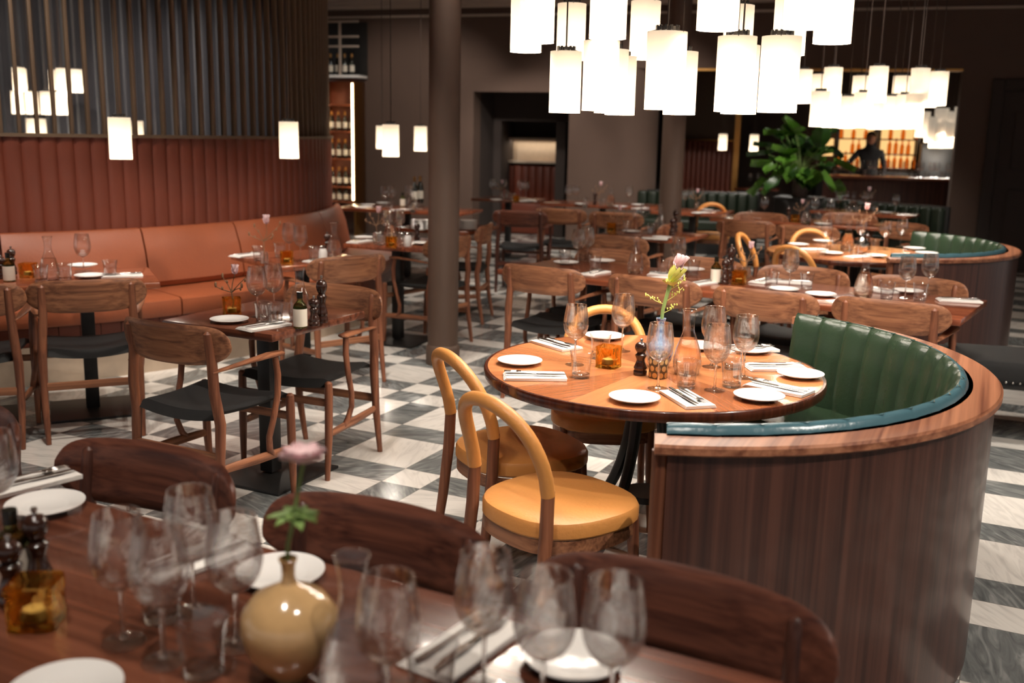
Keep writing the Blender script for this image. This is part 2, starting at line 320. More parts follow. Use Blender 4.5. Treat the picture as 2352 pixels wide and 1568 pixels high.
def spawn(kind, loc, rz=0, label=None, cat=None, group=None):
    """first call builds the kind's part meshes, every call links one thing whose parts share them"""
    name, parts = _protos[kind]() if callable(_protos[kind]) else _protos[kind]
    _protos[kind] = (name, parts)
    if len(parts) == 1 and parts[0][2] is None and parts[0][0] is None:
        o = link(name, parts[0][1]); o.location = loc; o.rotation_euler = (0, 0, rz)
    else:
        o = thing(name, loc, rz); made = []
        for pn, me, par in parts:
            made.append(link(pn, me, o if par is None else made[par]))
    if label: tag(o, label, cat, group)
    return o
ORD = ['first', 'second', 'third', 'fourth', 'fifth', 'sixth', 'seventh', 'eighth', 'ninth', 'tenth', 'eleventh', 'twelfth', 'thirteenth', 'fourteenth', 'fifteenth', 'sixteenth', 'seventeenth', 'eighteenth', 'nineteenth', 'twentieth']
def ordn(i, n):
    if n == 1: return 'only'
    if i == 0: return 'leftmost'
    if i == n-1: return 'rightmost'
    return ORD[i]+' from left'
# ------------------------------------------------------------------ prototypes
def P_armchair(dk=False):
    X, Z, Y = ('dark_x', 'dark_z', 'dark_z') if dk else ('chair_x', 'chair_z', 'chair_y')
    def back(side):
        def fn(u, v):
            s = 2*u-1; s = math.sin(s*PI/2)*.7+s*.3
            ht = .08*max(0.0, 1-abs(s)**9)**.5; hb = .086*max(0.0, 1-abs(s)**4)**.55
            t = (2*v-1); z = .735+(ht if t > 0 else hb)*t+.006*(1-s*s)
            y = -.268+.075*s*s-.13*(z-.735)
            e = .0095*max(0.0, 1-abs(t)**8)**.5*max(.0, 1-abs(s)**24)**.5
            return (.282*s, y+side*e, z)
        return fn
    b = MB(); b.grid(back(1), 40, 12); b.grid(back(-1), 40, 12)
    parts = [('backrest', b.mesh('backrest', X), None)]
    for sx in (-1, 1):
        m = MB(); m.tube([(sx*.222, -.262, 0), (sx*.226, -.222, .22), (sx*.224, -.208, .42), (sx*.215, -.226, .55), (sx*.206, -.2235, .68), (sx*.204, -.234, .76), (sx*.204, -.2375, .788), (sx*.204, -.2385, .798)], [.0125, .018, .022, .0215, .0205, .0195, .018, .008], 10)
        parts.append(('leg', m.mesh('rear_leg', Z), None))
        m = MB(); m.tube([(sx*.236, .215, 0), (sx*.24, .205, .2), (sx*.24, .2, .40), (sx*.24, .2, .452), (sx*.24, .2, .46)], [.012, .018, .019, .017, .009], 10)
        parts.append(('leg', m.mesh('front_leg', Z), None))
        m = MB(); m.tube([(sx*.224, -.225, .235), (sx*.236, 0, .225), (sx*.24, .2, .215)], [.017, .021, .017], 10, .55, (1, 0, 0))
        parts.append(('side_stretcher', m.mesh('side_stretcher', Y), None))
        m = MB(); m.tube([(sx*.214, -.235, .635), (sx*.232, -.17, .642), (sx*.25, -.06, .652), (sx*.262, .05, .658), (sx*.262, .115, .656), (sx*.26, .128, .655)], [.014, .017, .022, .03, .027, .012], 10, .38, (0, 0, 1))
        parts.append(('armrest', m.mesh('armrest', Y), None))
        m = MB(); m.tube([(sx*.258, .085, .652), (sx*.264, .095, .57), (sx*.268, .085, .48), (sx*.266, .055, .38), (sx*.256, .04, .31), (sx*.244, .055, .25), (sx*.238, .08, .222)], [.013, .014, .0135, .013, .013, .014, .012], 10)
        parts.append(('arm_support', m.mesh('arm_support', Z), None))
    m = MB()
    def seat(side):
        def fn(u, v):
            x = (2*u-1); y = 2*v-1; w = .205+.03*v
            z = .445+.022*x*x-.012*(1-y*y)-.03*max(0, abs(y)-.86)/.14
            return (x*w, y*.215, z+side*.016*max(0, 1-abs(x)**10)**.5*max(0, 1-abs(y)**10)**.5)
        return fn
    m.grid(seat(1), 16, 16); m.grid(seat(-1), 16, 16)
    parts.append(('seat', m.mesh('woven_seat', 'paper'), None))
    m = MB(); m.rbox((0, -.222, .285), (.43, .017, .04), .006); parts.append(('rear_stretcher', m.mesh('rear_stretcher', X), None))
    m = MB(); m.rbox((0, .2, .36), (.46, .018, .035), .006); parts.append(('front_rail', m.mesh('front_rail', X), None))
    return ('armchair', parts)
_protos['armchair'] = P_armchair; _protos['armchair_dark'] = lambda: P_armchair(True)
def P_bent():
    parts = []
    pts = []
    for i in range(25):
        t = i/24; a = PI*t
        x = .17*math.cos(a); x *= 1.0+.22*math.sin(a)**2; z = .56+.262*math.sin(a)**.8; y = -.19-.105*math.sin(a)**1.2
        pts.append((x, y, z))
    m = MB(); m.tube(pts, .0215, 12); parts.append(('back_hoop', m.mesh('back_hoop', 'tan'), None))
    def sup(a, k=2.6):
        c, s = math.cos(a), math.sin(a); r = (abs(c)**k+abs(s)**k)**(-1/k); return r*c, r*s
    m = MB(); prof = [(.0, .468), (.6, .472), (.9, .47), (.975, .463), (1.0, .452), (1.0, .42), (.97, .412), (0, .412)]
    def fn(u, v):
        i = min(int(v*(len(prof)-1)+.5), len(prof)-1); r, z = prof[i]; x, y = sup(TAU*u); return (x*.225*r*(1+.06*y), y*.225*r+.01, z)
    m.grid(fn, 40, len(prof)-1, True); parts.append(('seat', m.mesh('leather_seat', 'tan'), None))
    m = MB(); m.grid(lambda u, v: tuple((lambda xy: (xy[0]*.218, xy[1]*.218+.01, .412-.045*v))(sup(TAU*u))), 40, 1, True); parts.append(('seat_rail', m.mesh('seat_rail', 'chair_x'), None))
    for sx in (-1, 1):
        m = MB(); m.tube([(sx*.185, -.25, 0), (sx*.178, -.215, .25), (sx*.172, -.195, .44), (sx*.17, -.19, .575)], [.014, .019, .021, .02], 10); parts.append(('leg', m.mesh('rear_leg', 'chair_z'), None))
        m = MB(); m.tube([(sx*.185, .2, 0), (sx*.175, .175, .25), (sx*.17, .165, .415)], [.012, .017, .02], 10); parts.append(('leg', m.mesh('front_leg', 'chair_z'), None))
    return ('bentwood_chair', parts)
_protos['bent'] = P_bent
def P_lamp(z0, k=1.0):
    def f():
        parts = []
        H_, r = .236*k, .0625*k
        m = MB(); n = 40
        m.lathe([(r, 0), (r, .06), (r, .12), (r, .18), (r, H_)], n, cap0=False, cap1=False)
        parts.append(('shade', m.mesh('lamp_shade', 'shade'), None))
        m = MB(); m.lathe([(.0, H_+.002), (.036, H_+.002), (.036, H_+.016), (.0, H_+.016)], 24)
        for i in range(12):
            a = TAU*i/12; m.rbox((.034*math.cos(a), .034*math.sin(a), H_+.012), (.006, .009, .016), .001, 1, a)
        for i in range(3):
            a = TAU*i/3; m.tube([(.03*math.cos(a), .03*math.sin(a), H_+.006), (r*math.cos(a), r*math.sin(a), H_-.002)], .002, 6)
        parts.append(('fitting', m.mesh('lamp_fitting', 'ringm'), None))
        parts.append(('diffuser', MB().lathe([(0, .006), (r-.0015, .006)], 32, cap1=False).mesh('lamp_diffuser', 'diffuser'), None))
        m = MB(); m.lathe([(.0, .1), (.012, .1), (.012, H_), (0, H_)], 12); parts.append(('bulb_holder', m.mesh('bulb_holder', 'ringm'), None))
        m = MB(); m.tube([(0, 0, H_+.014), (0, 0, CEIL-z0)], .0032, 6); parts.append(('cord', m.mesh('cord', 'cord'), None))
        return ('pendant_lamp', parts)
    return f
CEIL = 3.12
for z0 in (1.65, 1.885, 1.82, 1.37): _protos['lamp%.3f' % z0] = P_lamp(z0)
_protos['lampbig'] = P_lamp(1.75, 1.65)
_ld = {}
def lamp(x, y, z0, label, group=None, power=5.0, light=True, big=False):
    o = spawn('lampbig' if big else 'lamp%.3f' % z0, (x, y, z0), random.uniform(0, TAU), label, 'lamp', group)
    if light:
        if power not in _ld:
            d = bpy.data.lights.new('bulb', 'POINT'); d.energy = power; d.color = (1, .89, .76); d.shadow_soft_size = .024; _ld[power] = d
        l = bpy.data.objects.new('bulb', _ld[power]); C.objects.link(l); l.parent = o; l.location = (0, 0, .15)
    return o
def lathe_proto(name, prof, mat, n=28, **k):
    return lambda: (name, [(None, MB().lathe(prof, n, **k).mesh(name, mat), None)])
GL = [(.0, .0), (.034, .0005), (.0345, .002), (.02, .004), (.008, .008), (.004, .016), (.0035, .06), (.0038, .088), (.009, .0935), (.025, .1035), (.039, .122), (.0452, .145), (.0452, .162), (.042, .19), (.0365, .222)]
def smooth_prof(p, k=4):
    q = []
    for i in range(len(p)-1):
        a, b, c, d = p[max(i-1, 0)], p[i], p[i+1], p[min(i+2, len(p)-1)]
        for j in range(k):
            t = j/k; q.append(tuple(.5*((2*b[m])+(-a[m]+c[m])*t+(2*a[m]-5*b[m]+4*c[m]-d[m])*t*t+(-a[m]+3*b[m]-3*c[m]+d[m])*t**3) for m in (0, 1)))
    return q+[p[-1]]
def offset_prof(p, th):
    o = []
    for i in range(len(p)):
        a, b = p[max(i-1, 0)], p[min(i+1, len(p)-1)]; dx, dz = b[0]-a[0], b[1]-a[1]; l = math.hypot(dx, dz) or 1
        t = th(p[i][1]); r = p[i][0]-dz/l*t; z = p[i][1]+dx/l*t
        if r > 0: o.append((r, z))
    return o
def P_wine(detail=True):
    def f():
        n = 28 if detail else 14
        if not detail: return ('wine_glass', [(None, MB().lathe(GL, n, cap0=False, cap1=False).mesh('wine_glass', 'glass_far'), None)])
        outer = GL[8:]; inn = [(max(.0, r-.0011), z+(.006 if i < 1 else .003 if i < 2 else .0012 if i < 4 else 0)) for i, (r, z) in enumerate(outer)]
        outer = smooth_prof([(.0012, .0905)]+outer, 5); inner = offset_prof(outer, lambda z: .0010+.0045*max(0, 1-(z-.09)/.022)**2)
        bowl = MB().lathe([(.0, .0905)]+outer+inner[::-1]+[(.0, inner[0][1])], 48, cap0=False, cap1=False)
        rim = MB().tube([(.0365*math.cos(TAU*i/32), .0365*math.sin(TAU*i/32), .222) for i in range(33)], .0007, 6, caps=False)
        stem = MB().lathe(GL[4:8]+[(.0045, .091)], 16)
        foot = MB().lathe(GL[:5], 32, cap0=False, cap1=False)
        return ('wine_glass', [('bowl', bowl.mesh('glass_bowl', 'bowl', ang=80), None), ('rim', rim.mesh('glass_rim', 'tumbler'), 0), ('stem', stem.mesh('glass_stem', 'tumbler'), None), ('foot', foot.mesh('glass_foot', 'glass'), None)])
    return f
_protos['wine'] = P_wine(True); _protos['wine_far'] = P_wine(False)
TB = [(.0, 0), (.029, 0), (.031, .003), (.0335, .04), (.036, .07), (.041, .092), (.0405, .0935), (.039, .092), (.0335, .07), (.031, .04), (.028, .014), (.0, .011)]
def P_tumbler():
    o = smooth_prof([(.0305, .003), (.0322, .025), (.0338, .045), (.0362, .07), (.041, .0925)], 4); inn = offset_prof(o, lambda z: .0016+.001*max(0, 1-z/.04)); inn = [q for q in inn if q[1] > .015]
    return ('tumbler', [('walls', MB().lathe(o+[(o[-1][0]-.0012, o[-1][1]+.0006)]+inn[::-1], 40, cap0=False, cap1=False).mesh('tumbler_walls', 'glass', ang=50), None),
        ('base', MB().lathe([(0, .0), (.028, 0), (.0302, .002), (.031, .014), (.0265, .0165), (.02, .0135), (0, .0128)], 32).mesh('tumbler_base', 'tumbler'), None)])
_protos['tumbler'] = P_tumbler
_protos['tumbler_far'] = lathe_proto('tumbler', [(.029, 0), (.0335, .04), (.036, .07), (.041, .092)], 'glass_far', 14, cap0=True, cap1=False)
CO = [(.0, .0), (.04, .0), (.046, .006), (.05, .03), (.0495, .055), (.043, .09), (.031, .125), (.0215, .15), (.0185, .17), (.019, .195), (.024, .222), (.026, .23)]
def P_carafe(liq, level=.115):
    def f():
        parts = [('vessel', MB().lathe(CO, 32, cap0=False, cap1=False).mesh('carafe_vessel', 'glass'), None),
                 ('rim', MB().tube([(.026*math.cos(TAU*i/32), .026*math.sin(TAU*i/32), .23) for i in range(33)], .0013, 6, caps=False).mesh('carafe_rim', 'tumbler'), 0)]
        if liq:
            ins = [(max(0, r-.0025), z+.003) for r, z in CO if z < level]
            r1 = ins[-1][0]-.004; ins.append((r1, level)); ins.append((0, level))
            parts.append(('water', MB().lathe([(0, .003)]+ins[1:], 32).mesh('carafe_water', liq), None))
        return ('carafe', parts)
    return f
_protos['carafe'] = P_carafe('water'); _protos['carafe_rose'] = P_carafe('rose', .128); _protos['carafe_empty'] = P_carafe(None)
_protos['plate'] = lathe_proto('side_plate', [(0, .004), (.045, .004), (.05, .006), (.078, .0125), (.0815, .0145), (.0815, .0165), (.077, .0155), (.05, .0095), (.045, .0085), (0, .0085)], 'white', 40)
_protos['plate'] = (lambda: ('side_plate', [(None, MB().lathe([(0, 0), (.042, 0), (.044, .002), (.05, .004), (.078, .0125), (.082, .0145), (.0818, .0165), (.077, .0155), (.05, .0085), (.045, .0065), (0, .0065)], 40).mesh('side_plate', 'white'), None)]))
def P_napkin():
    m = MB(); h = 0
    for i, (w, d, t) in enumerate(((.215, .105, .0038), (.212, .102, .0036), (.208, .099, .003))):
        m.rbox((.002*i, -.0015*i, h+t/2), (w, d, t), .0016, 2, .012*i); h += t
    return ('napkin', [(None, m.mesh('folded_napkin', 'linen'), None)])
_protos['napkin'] = P_napkin
def P_fork():
    m = MB(); m.tube([(-.1, 0, .002), (-.09, 0, .0025), (-.03, 0, .003), (.02, 0, .0045), (.045, 0, .0035)], [.004, .0058, .004, .0026, .004], 8, .4, (0, 0, 1))
    m.rbox((.055, 0, .0035), (.022, .021, .0018), .0008, 1)
    for k in range(4): m.rbox((.083, -.0087+k*.0058, .004), (.042, .0026, .0016), .0006, 1)
    return ('fork', [(None, m.mesh('fork', 'steel'), None)])
def P_knife():
    m = MB(); m.tube([(-.1, 0, .003), (-.09, 0, .0035), (-.02, 0, .0035), (.005, 0, .003)], [.004, .006, .0055, .0045], 8, .55, (0, 0, 1))
    b = [(.0, -.006), (.02, -.0085), (.07, -.0085), (.1, -.003), (.108, .005), (.0, .006)]
    m.add([(x, y, .0018) for x, y in b]+[(x, y, .0034) for x, y in b], [tuple(reversed(range(6))), tuple(range(6, 12))]+[(i, (i+1) % 6, (i+1) % 6+6, i+6) for i in range(6)])
    return ('knife', [(None, m.mesh('knife', 'steel', ang=25), None)])
_protos['fork'] = P_fork; _protos['knife'] = P_knife
def P_mill(h):
    def f():
        k = h/.16
        body = [(0, 0), (.0235, 0), (.0245, .003), (.0245, .018), (.022, .022), (.022, .026), (.024, .029), (.0245, .034), (.0185, .052), (.015, .066), (.0165, .076), (.021, .088), (.021, .092), (.0165, .096), (.015, .1), (.0, .1)]
        head = [(.0, .1), (.013, .1), (.0155, .104), (.021, .115), (.0235, .126), (.0215, .138), (.0145, .147), (.006, .15), (0, .151)]
        knob = [(0, .15), (.004, .15), (.0035, .154), (.006, .158), (.0055, .164), (0, .166)]
        sc3 = lambda p: [(r*(1+.15*(k-1)), z*k) for r, z in p]
        return ('pepper_mill', [('body', MB().lathe(sc3(body), 28).mesh('mill_body', 'mill'), None), ('head', MB().lathe(sc3(head), 28).mesh('mill_head', 'mill'), None), ('knob', MB().lathe(sc3(knob), 14).mesh('mill_knob', 'steel'), 1)])
    return f
_protos['mill'] = P_mill(.15); _protos['mill_tall'] = P_mill(.2); _protos['mill_short'] = P_mill(.125)
def P_cube(s=.078):
    m = MB(); h = s*.98
    def wall(u, v, inner):
        a = TAU*u; c, q = math.cos(a), math.sin(a); k = 7; r = (abs(c)**k+abs(q)**k)**(-1/k)*s/2
        wob = 1+.02*math.sin(9*a+11*v)+(.02 if v > .85 else -.012*math.sin(PI*v))
        if inner: r -= .009; return (r*c*wob, r*q*wob, .012+v*(h-.012))
        return (r*c*wob, r*q*wob, v*h)
    pr = []
    nv = 8; n = 48
    vs = []; fs = []
    for i in range(n):
        for j in range(nv+1): vs.append(wall(i/n, j/nv, False))
        for j in range(nv, -1, -1): vs.append(wall(i/n, j/nv, True))
    K = 2*(nv+1)
    for i in range(n):
        b = (i+1) % n
        for j in range(K-1): fs.append((i*K+j, b*K+j, b*K+j+1, i*K+j+1))
    fs.append(tuple(i*K for i in reversed(range(n)))); fs.append(tuple(i*K+K-1 for i in range(n)))
    m.add(vs, fs)
    return ('amber_candle_holder', [('glass_block', m.mesh('amber_block', 'amber'), None), ('candle', MB().lathe([(0, .0125), (.02, .0125), (.02, .03), (0, .03)], 16).mesh('candle', 'label'), None)])
_protos['cube'] = P_cube
def P_bottle():
    g = [(0, 0), (.0275, 0), (.029, .004), (.029, .085), (.026, .098), (.014, .112), (.0115, .118), (.0115, .13), (0, .13)]
    lab = [(.0294, .008), (.0296, .01), (.0296, .08), (.0294, .082)]
    cap = [(0, .125), (.013, .125), (.013, .152), (.0, .152)]
    return ('oil_bottle', [('glass_body', MB().lathe(g, 28).mesh('oil_bottle_body', 'oil'), None), ('label', MB().lathe(lab, 28, cap0=False, cap1=False).mesh('oil_bottle_label', 'label'), None), ('cap', MB().lathe(cap, 20).mesh('oil_bottle_cap', 'dkbottle'), None)])
_protos['bottle'] = P_bottle
def P_wineb(lab=True):
    g = [(0, 0), (.036, 0), (.0375, .004), (.0375, .18), (.034, .2), (.017, .23), (.0145, .245), (.0145, .295), (.0155, .297), (.0155, .305), (0, .305)]
    return ('wine_bottle', [('glass_body', MB().lathe(g, 16).mesh('wine_bottle_body', 'dkbottle'), None), ('label', MB().lathe([(.0378, .05), (.038, .052), (.038, .14), (.0378, .142)], 16, cap0=False, cap1=False).mesh('wine_bottle_label', 'label'), None), ('capsule', MB().lathe([(.0152, .25), (.016, .252), (.016, .307), (0, .308)], 12, cap0=False).mesh('bottle_capsule', random.choice(['rust', 'brass', 'black'])), None)])
_protos['winebottle'] = P_wineb
_protos['spirit'] = lambda: ('spirit_bottle', [(None, MB().lathe([(0, 0), (.035, 0), (.036, .01), (.034, .16), (.013, .2), (.013, .27), (0, .27)], 12).mesh('spirit_bottle', 'whisky'), None)])
def petal(m, base, d, length, width, cup=.3, n=5):
    d = Vector(d).normalized(); sd = d.cross(Vector((0, 0, 1)));
    if sd.length < .1: sd = Vector((1, 0, 0))
    sd.normalize(); nn = sd.cross(d)
    def fn(u, v):
        w = width*math.sin(PI*min(.98, .12+u*.86))**.8*(v-.5)*2; 
        return tuple(Vector(base)+d*length*u+sd*w+nn*(cup*length*math.sin(PI*u*.5)*.5*(-1)+abs(v-.5)*2*width*.5))
    m.grid(fn, n, 4)
def magnolia(m, tip, d, s):
    d = Vector(d).normalized()
    for i in range(6):
        a = TAU*i/6; q = d+Vector((math.cos(a)*.35, math.sin(a)*.35, 0)); petal(m, tip, q, s, s*.34, .15)
def P_magnolia(h=.27, seed=1):
    def f():
        rnd = random.Random(seed); tw = MB(); fl = MB(); bd = MB()
        def branch(p, q, r0, r1):
            mid = (Vector(p)+Vector(q))/2+Vector((rnd.uniform(-.012, .012), rnd.uniform(-.012, .012), 0)); tw.tube([p, mid, q], [r0*1.35, (r0+r1)*.67, r1*1.35], 6)
        top = Vector((rnd.uniform(-.02, .02), .0, h)); fork_ = Vector((0, .004, h*.5))
        branch((0, 0, .012), fork_, .0028, .0022)
        for k, (dx, dz, blo) in enumerate(((-.09, .62, 0), (-.05, .8, 0), (.02, .86, 1), (.1, .85, 0), (.06, .6, 0))):
            e = fork_+Vector((dx*h/.27, rnd.uniform(-.02, .02), h*(dz-.5)*1.1)); branch(fork_, e, .002, .0014)
            if blo: magnolia(fl, e, (dx*2, 0, 1), .05*h/.27+.01)
            else:
                tw.sphere(e+Vector((0, 0, .008)), .006, 8, 6, (1, 1, 2.2)); tw.sphere(e*.7+fork_*.3+Vector((.008, 0, 0)), .005, 8, 6, (1, 1, 1.8))
        return ('magnolia_branch', [('twig', tw.mesh('twig', 'twig'), None), ('blossom', fl.mesh('blossom', 'pink'), None)])
    return f
for i in range(4): _protos['magnolia%d' % i] = P_magnolia((.27, .2, .24, .2)[i], i+3)
def P_ballvase():
    g = [(0, 0), (.027, 0), (.029, .004), (.048, .022), (.066, .05), (.0745, .08), (.071, .108), (.052, .133), (.021, .148), (.012, .153), (.0095, .165), (.0105, .182), (.0145, .192), (.0135, .193), (.008, .18), (.007, .15), (0, .15)]
    return ('round_vase', [(None, MB().lathe(g, 40).mesh('round_vase', 'ochre'), None)])
_protos['ballvase'] = P_ballvase
def P_anemone():
    st = MB(); st.tube([(0, 0, -.03), (.0, 0, .03), (.006, .004, .06), (.01, .006, .082), (.018, .004, .125), (.026, 0, .162)], [.003, .0034, .0034, .003, .0026, .0026], 8)
    rf = MB()
    for i in range(16):
        a = TAU*i/16+.1*math.sin(i*5); el = .15*math.sin(i*2.3); petal(rf, (.01, .006, .084), (math.cos(a), math.sin(a), el-.15), .036+.006*math.sin(i*3), .009, .3)
    fl = MB()
    for i in range(12):
        a = TAU*i/12; petal(fl, (.026, 0, .16), (math.cos(a), math.sin(a), .22 if i % 2 else .45), .038, .017, -.25)
    return ('pink_anemone', [('stem', st.mesh('stem', 'stem'), None), ('leaf_ruff', rf.mesh('leaf_ruff', 'stem'), None), ('blossom', fl.mesh('blossom', 'pink'), None)])
_protos['anemone'] = P_anemone
def P_amaryllis():
    st = MB(); st.tube([(0, 0, -.06), (.004, 0, .03), (.018, 0, .09), (.03, 0, .14), (.038, 0, .17)], [.006, .0065, .007, .009, .011], 10)
    br = MB()
    for i in range(7):
        a = TAU*i/7; petal(br, (.034, 0, .12), (math.cos(a)*.5+.5, math.sin(a)*.5, 1.3), .075, .018, .15)
    for i in range(6):
        a = TAU*i/6; petal(br, (.03, 0, .115), (math.cos(a)*.9, math.sin(a)*.9, .9), .04, .012, .4)
    fl = MB()
    for i in range(9):
        a = TAU*i/9; petal(fl, (.052, 0, .175), (math.cos(a)*.45+.35, math.sin(a)*.45, 1.0), .06, .02, .1)
    sp = MB(); rnd = random.Random(5)
    for (b, e) in (((.012, 0, .06), (.075, .02, .11)), ((.01, 0, .05), (-.055, .01, .085)), ((.02, 0, .1), (.08, -.01, .15)), ((.01, .0, .02), (.05, .01, .05))):
        b, e = Vector(b), Vector(e); sp.tube([b, (b+e)/2+Vector((0, 0, -.006)), e], .0012, 5)
        for k in range(9): p = b.lerp(e, .35+.65*k/8)+Vector((rnd.uniform(-.008, .008), rnd.uniform(-.008, .008), rnd.uniform(-.008, .008))); sp.sphere(p, .003, 6, 4, (1, 1, 1.6))
    return ('amaryllis_bud', [('stem', st.mesh('stem', 'stem'), None), ('bract', br.mesh('bract', 'lime'), None), ('blossom', fl.mesh('blossom', 'pink'), None), ('sprig', sp.mesh('sprig', 'lime'), None)])
_protos['amaryllis'] = P_amaryllis
def P_bluevase():
    g = [(0, 0), (.03, 0), (.036, .004), (.046, .03), (.05, .055), (.045, .082), (.028, .105), (.015, .122), (.0115, .14), (.0125, .16), (.0185, .18), (.017, .18), (.01, .16), (.009, .12), (0, .12)]
    return ('narrow_neck_vase', [(None, MB().lathe(g, 36).mesh('blue_vase', 'bluevase'), None)])
_protos['bluevase'] = P_bluevase
_protos['silvervase'] = lambda: ('narrow_neck_vase', [(None, MB().lathe([(0, 0), (.03, 0), (.036, .004), (.046, .03), (.05, .055), (.045, .082), (.028, .105), (.013, .125), (.0125, .15), (.016, .165), (.01, .16), (0, .12)], 28).mesh('silver_vase', 'steel'), None)])
_protos['dotpot'] = lambda: ('patterned_jar', [(None, MB().lathe([(0, 0), (.031, 0), (.0325, .002), (.0325, .086), (.031, .088), (.029, .087), (.029, .01), (0, .01)], 36).mesh('patterned_jar', 'dots'), None)])
_protos['salt'] = lambda: ('white_shaker', [('body', MB().lathe([(0, 0), (.026, 0), (.028, .004), (.027, .06), (.022, .075), (.018, .082), (0, .082)], 24).mesh('shaker_body', 'white'), None), ('lid', MB().lathe([(.0, .082), (.0185, .082), (.0185, .096), (.012, .1), (0, .1)], 20).mesh('shaker_lid', 'steel'), None)])
_protos['budvase'] = lathe_proto('bud_vase', [(0, 0), (.024, 0), (.026, .003), (.026, .05), (.022, .06), (.023, .07), (.0215, .07), (.02, .06), (.0235, .05), (.0235, .008), (0, .006)], 'tumbler', 20)
_protos['votive'] = lambda: ('votive_candle', [('glass_cup', MB().lathe([(0, 0), (.024, 0), (.03, .055), (.0285, .055), (.023, .006), (0, .006)], 20).mesh('votive_cup', 'tumbler'), None), ('candle', MB().lathe([(0, .007), (.021, .007), (.023, .03), (0, .03)], 16).mesh('votive_wax', 'label'), None)])
# ------------------------------------------------------------------ tables
TZ = .745
def rect_table(name, cx, cy, rz, w, d, posts, label, mat='table', th=.034, group=None, base=.44):
    o = tag(thing(name, (cx, cy, 0), rz), label, 'table', group)
    MB().rbox((0, 0, TZ-th/2), (w, d, th), .005, 2).obj('tabletop', mat, o)
    for px, py in posts:
        p = MB().rbox((px, py, .02+(TZ-th-.03)/2), (.07, .07, TZ-th-.03), .004).obj('post', 'black', o)
        MB().rbox((px, py, TZ-th-.007), (.3, .3, .012), .003).obj('top_plate', 'black', o)
        MB().rbox((px, py, .007), (base, base, .014), .003).obj('base_plate', 'black', o)
    return o
def round_table(name, cx, cy, label, r=.61):
    o = tag(thing(name, (cx, cy, 0), .2), label, 'table')
    MB().lathe([(0, TZ-.034), (r-.014, TZ-.034), (r-.014, TZ), (0, TZ)], 96).obj('tabletop', 'round_top', o)
    MB().lathe([(r-.014, TZ-.0355), (r-.003, TZ-.034), (r, TZ-.026), (r, TZ-.006), (r-.004, TZ-.0002), (r-.014, TZ)], 96, cap0=False, cap1=False).obj('edge_band', 'edge', o)
    MB().lathe([(0, TZ-.052), (.17, TZ-.052), (.17, TZ-.037), (0, TZ-.037)], 32).obj('top_plate', 'black', o)
    for k in range(4):
        a = TAU*k/4+R(35); c, s = math.cos(a), math.sin(a); path = []
        for i in range(13):
            t = i/12; rad = .075+.30*(t**2.6); z = (TZ-.055)*(1-t)+.012*t; path.append((rad*c, rad*s, z))
        MB().tube(path, [.03-.008*i/12 for i in range(13)], 10, .75).obj('leg', 'black', o)
    MB().lathe([(0, .25), (.085, .25), (.085, .275), (0, .275)], 24).obj('leg_ring', 'black', o)
    return o
# ------------------------------------------------------------------ the room
CEIL = 3.45
fl = MB().rbox((0, 0, -.05), (40, 44, .1), 0).obj('floor', 'floor', smooth=False); fl.location = (0, 0, 0); struct(fl)
ce = MB().rbox((0, 7, CEIL+.05), (40, 32, .1), 0).obj('ceiling', 'ceil', smooth=False); struct(ce)
WA = R(-18); WD = Vector((math.cos(WA), math.sin(WA), 0)); WB = Vector((-math.sin(WA), math.cos(WA), 0)); W0 = Vector((-.54, 15.0, 0))
def W(s, d, z): return W0+WD*s+WB*d+Vector((0, 0, z))
def wp(px, py, off=0):
    d = ray(px, py); t = ((W0+WB*off)-CAM).dot(WB)/d.dot(WB); p = CAM+d*t; return ((p-W0).dot(WD), p.z)
def wbox(m, s0, s1, d0, d1, z0, z1, r=.0): return m.rbox(W((s0+s1)/2, (d0+d1)/2, (z0+z1)/2), (abs(s1-s0), abs(d1-d0), abs(z1-z0)), r, 2, WA)
def wall(name, mat, *boxes, r=0): 
    m = MB()
    for b in boxes: wbox(m, *b, r=r)
    return struct(m.obj(name, mat, smooth=False))
sL, _ = wp(836, 250); sR0, zrec = wp(1088, 210); sR1, _ = wp(1310, 250); sP1, _ = wp(1478, 300); sO1, zop = wp(2213, 158)
wall('wall_back', 'wall', (sL-6, sR0, 0, .3, 0, CEIL), (sR0, sR1, 0, .3, zrec, CEIL), (sP1-.2, sO1, 0, .3, zop, CEIL), (sO1, sO1+7, 0, .3, 0, CEIL))
# plastered pier with a rounded end
m = MB(); wbox(m, sR1, sP1-.35, -.05, .9, 0, CEIL); pc = W(sP1-.35, .42, 0); m.lathe([(.47, 0), (.47, CEIL)], 48, (pc.x, pc.y, 0)); struct(m.obj('wall_pier', 'wall'))
# recess behind the wall
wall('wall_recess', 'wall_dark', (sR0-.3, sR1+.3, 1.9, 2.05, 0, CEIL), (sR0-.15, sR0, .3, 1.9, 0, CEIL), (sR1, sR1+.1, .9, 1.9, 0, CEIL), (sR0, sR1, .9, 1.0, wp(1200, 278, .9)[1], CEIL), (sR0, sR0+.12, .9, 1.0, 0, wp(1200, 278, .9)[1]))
n0, nz1 = wp(1147, 320, 1.85); n1, nz0 = wp(1303, 371, 1.85)
nt = tag(thing('niche', W((n0+n1)/2, 1.87, nz0), WA), 'lit cream horizontal niche in the dark recess behind the column', 'niche')
w_, h_ = n1-n0, nz1-nz0
nb = MB(); nb.rbox((0, .01, h_/2), (w_, .02, h_), .002)
nb.obj('back_plate', 'niche', nt)
fr = MB()
for (cx, cz, a, b) in ((0, h_+.02, w_+.1, .04), (0, -.02, w_+.1, .04), (-w_/2-.03, h_/2, .06, h_), (w_/2+.03, h_/2, .06, h_)): fr.rbox((cx, -.11, cz), (a, .22, b), .004)
fr.obj('frame', 'niche', nt)
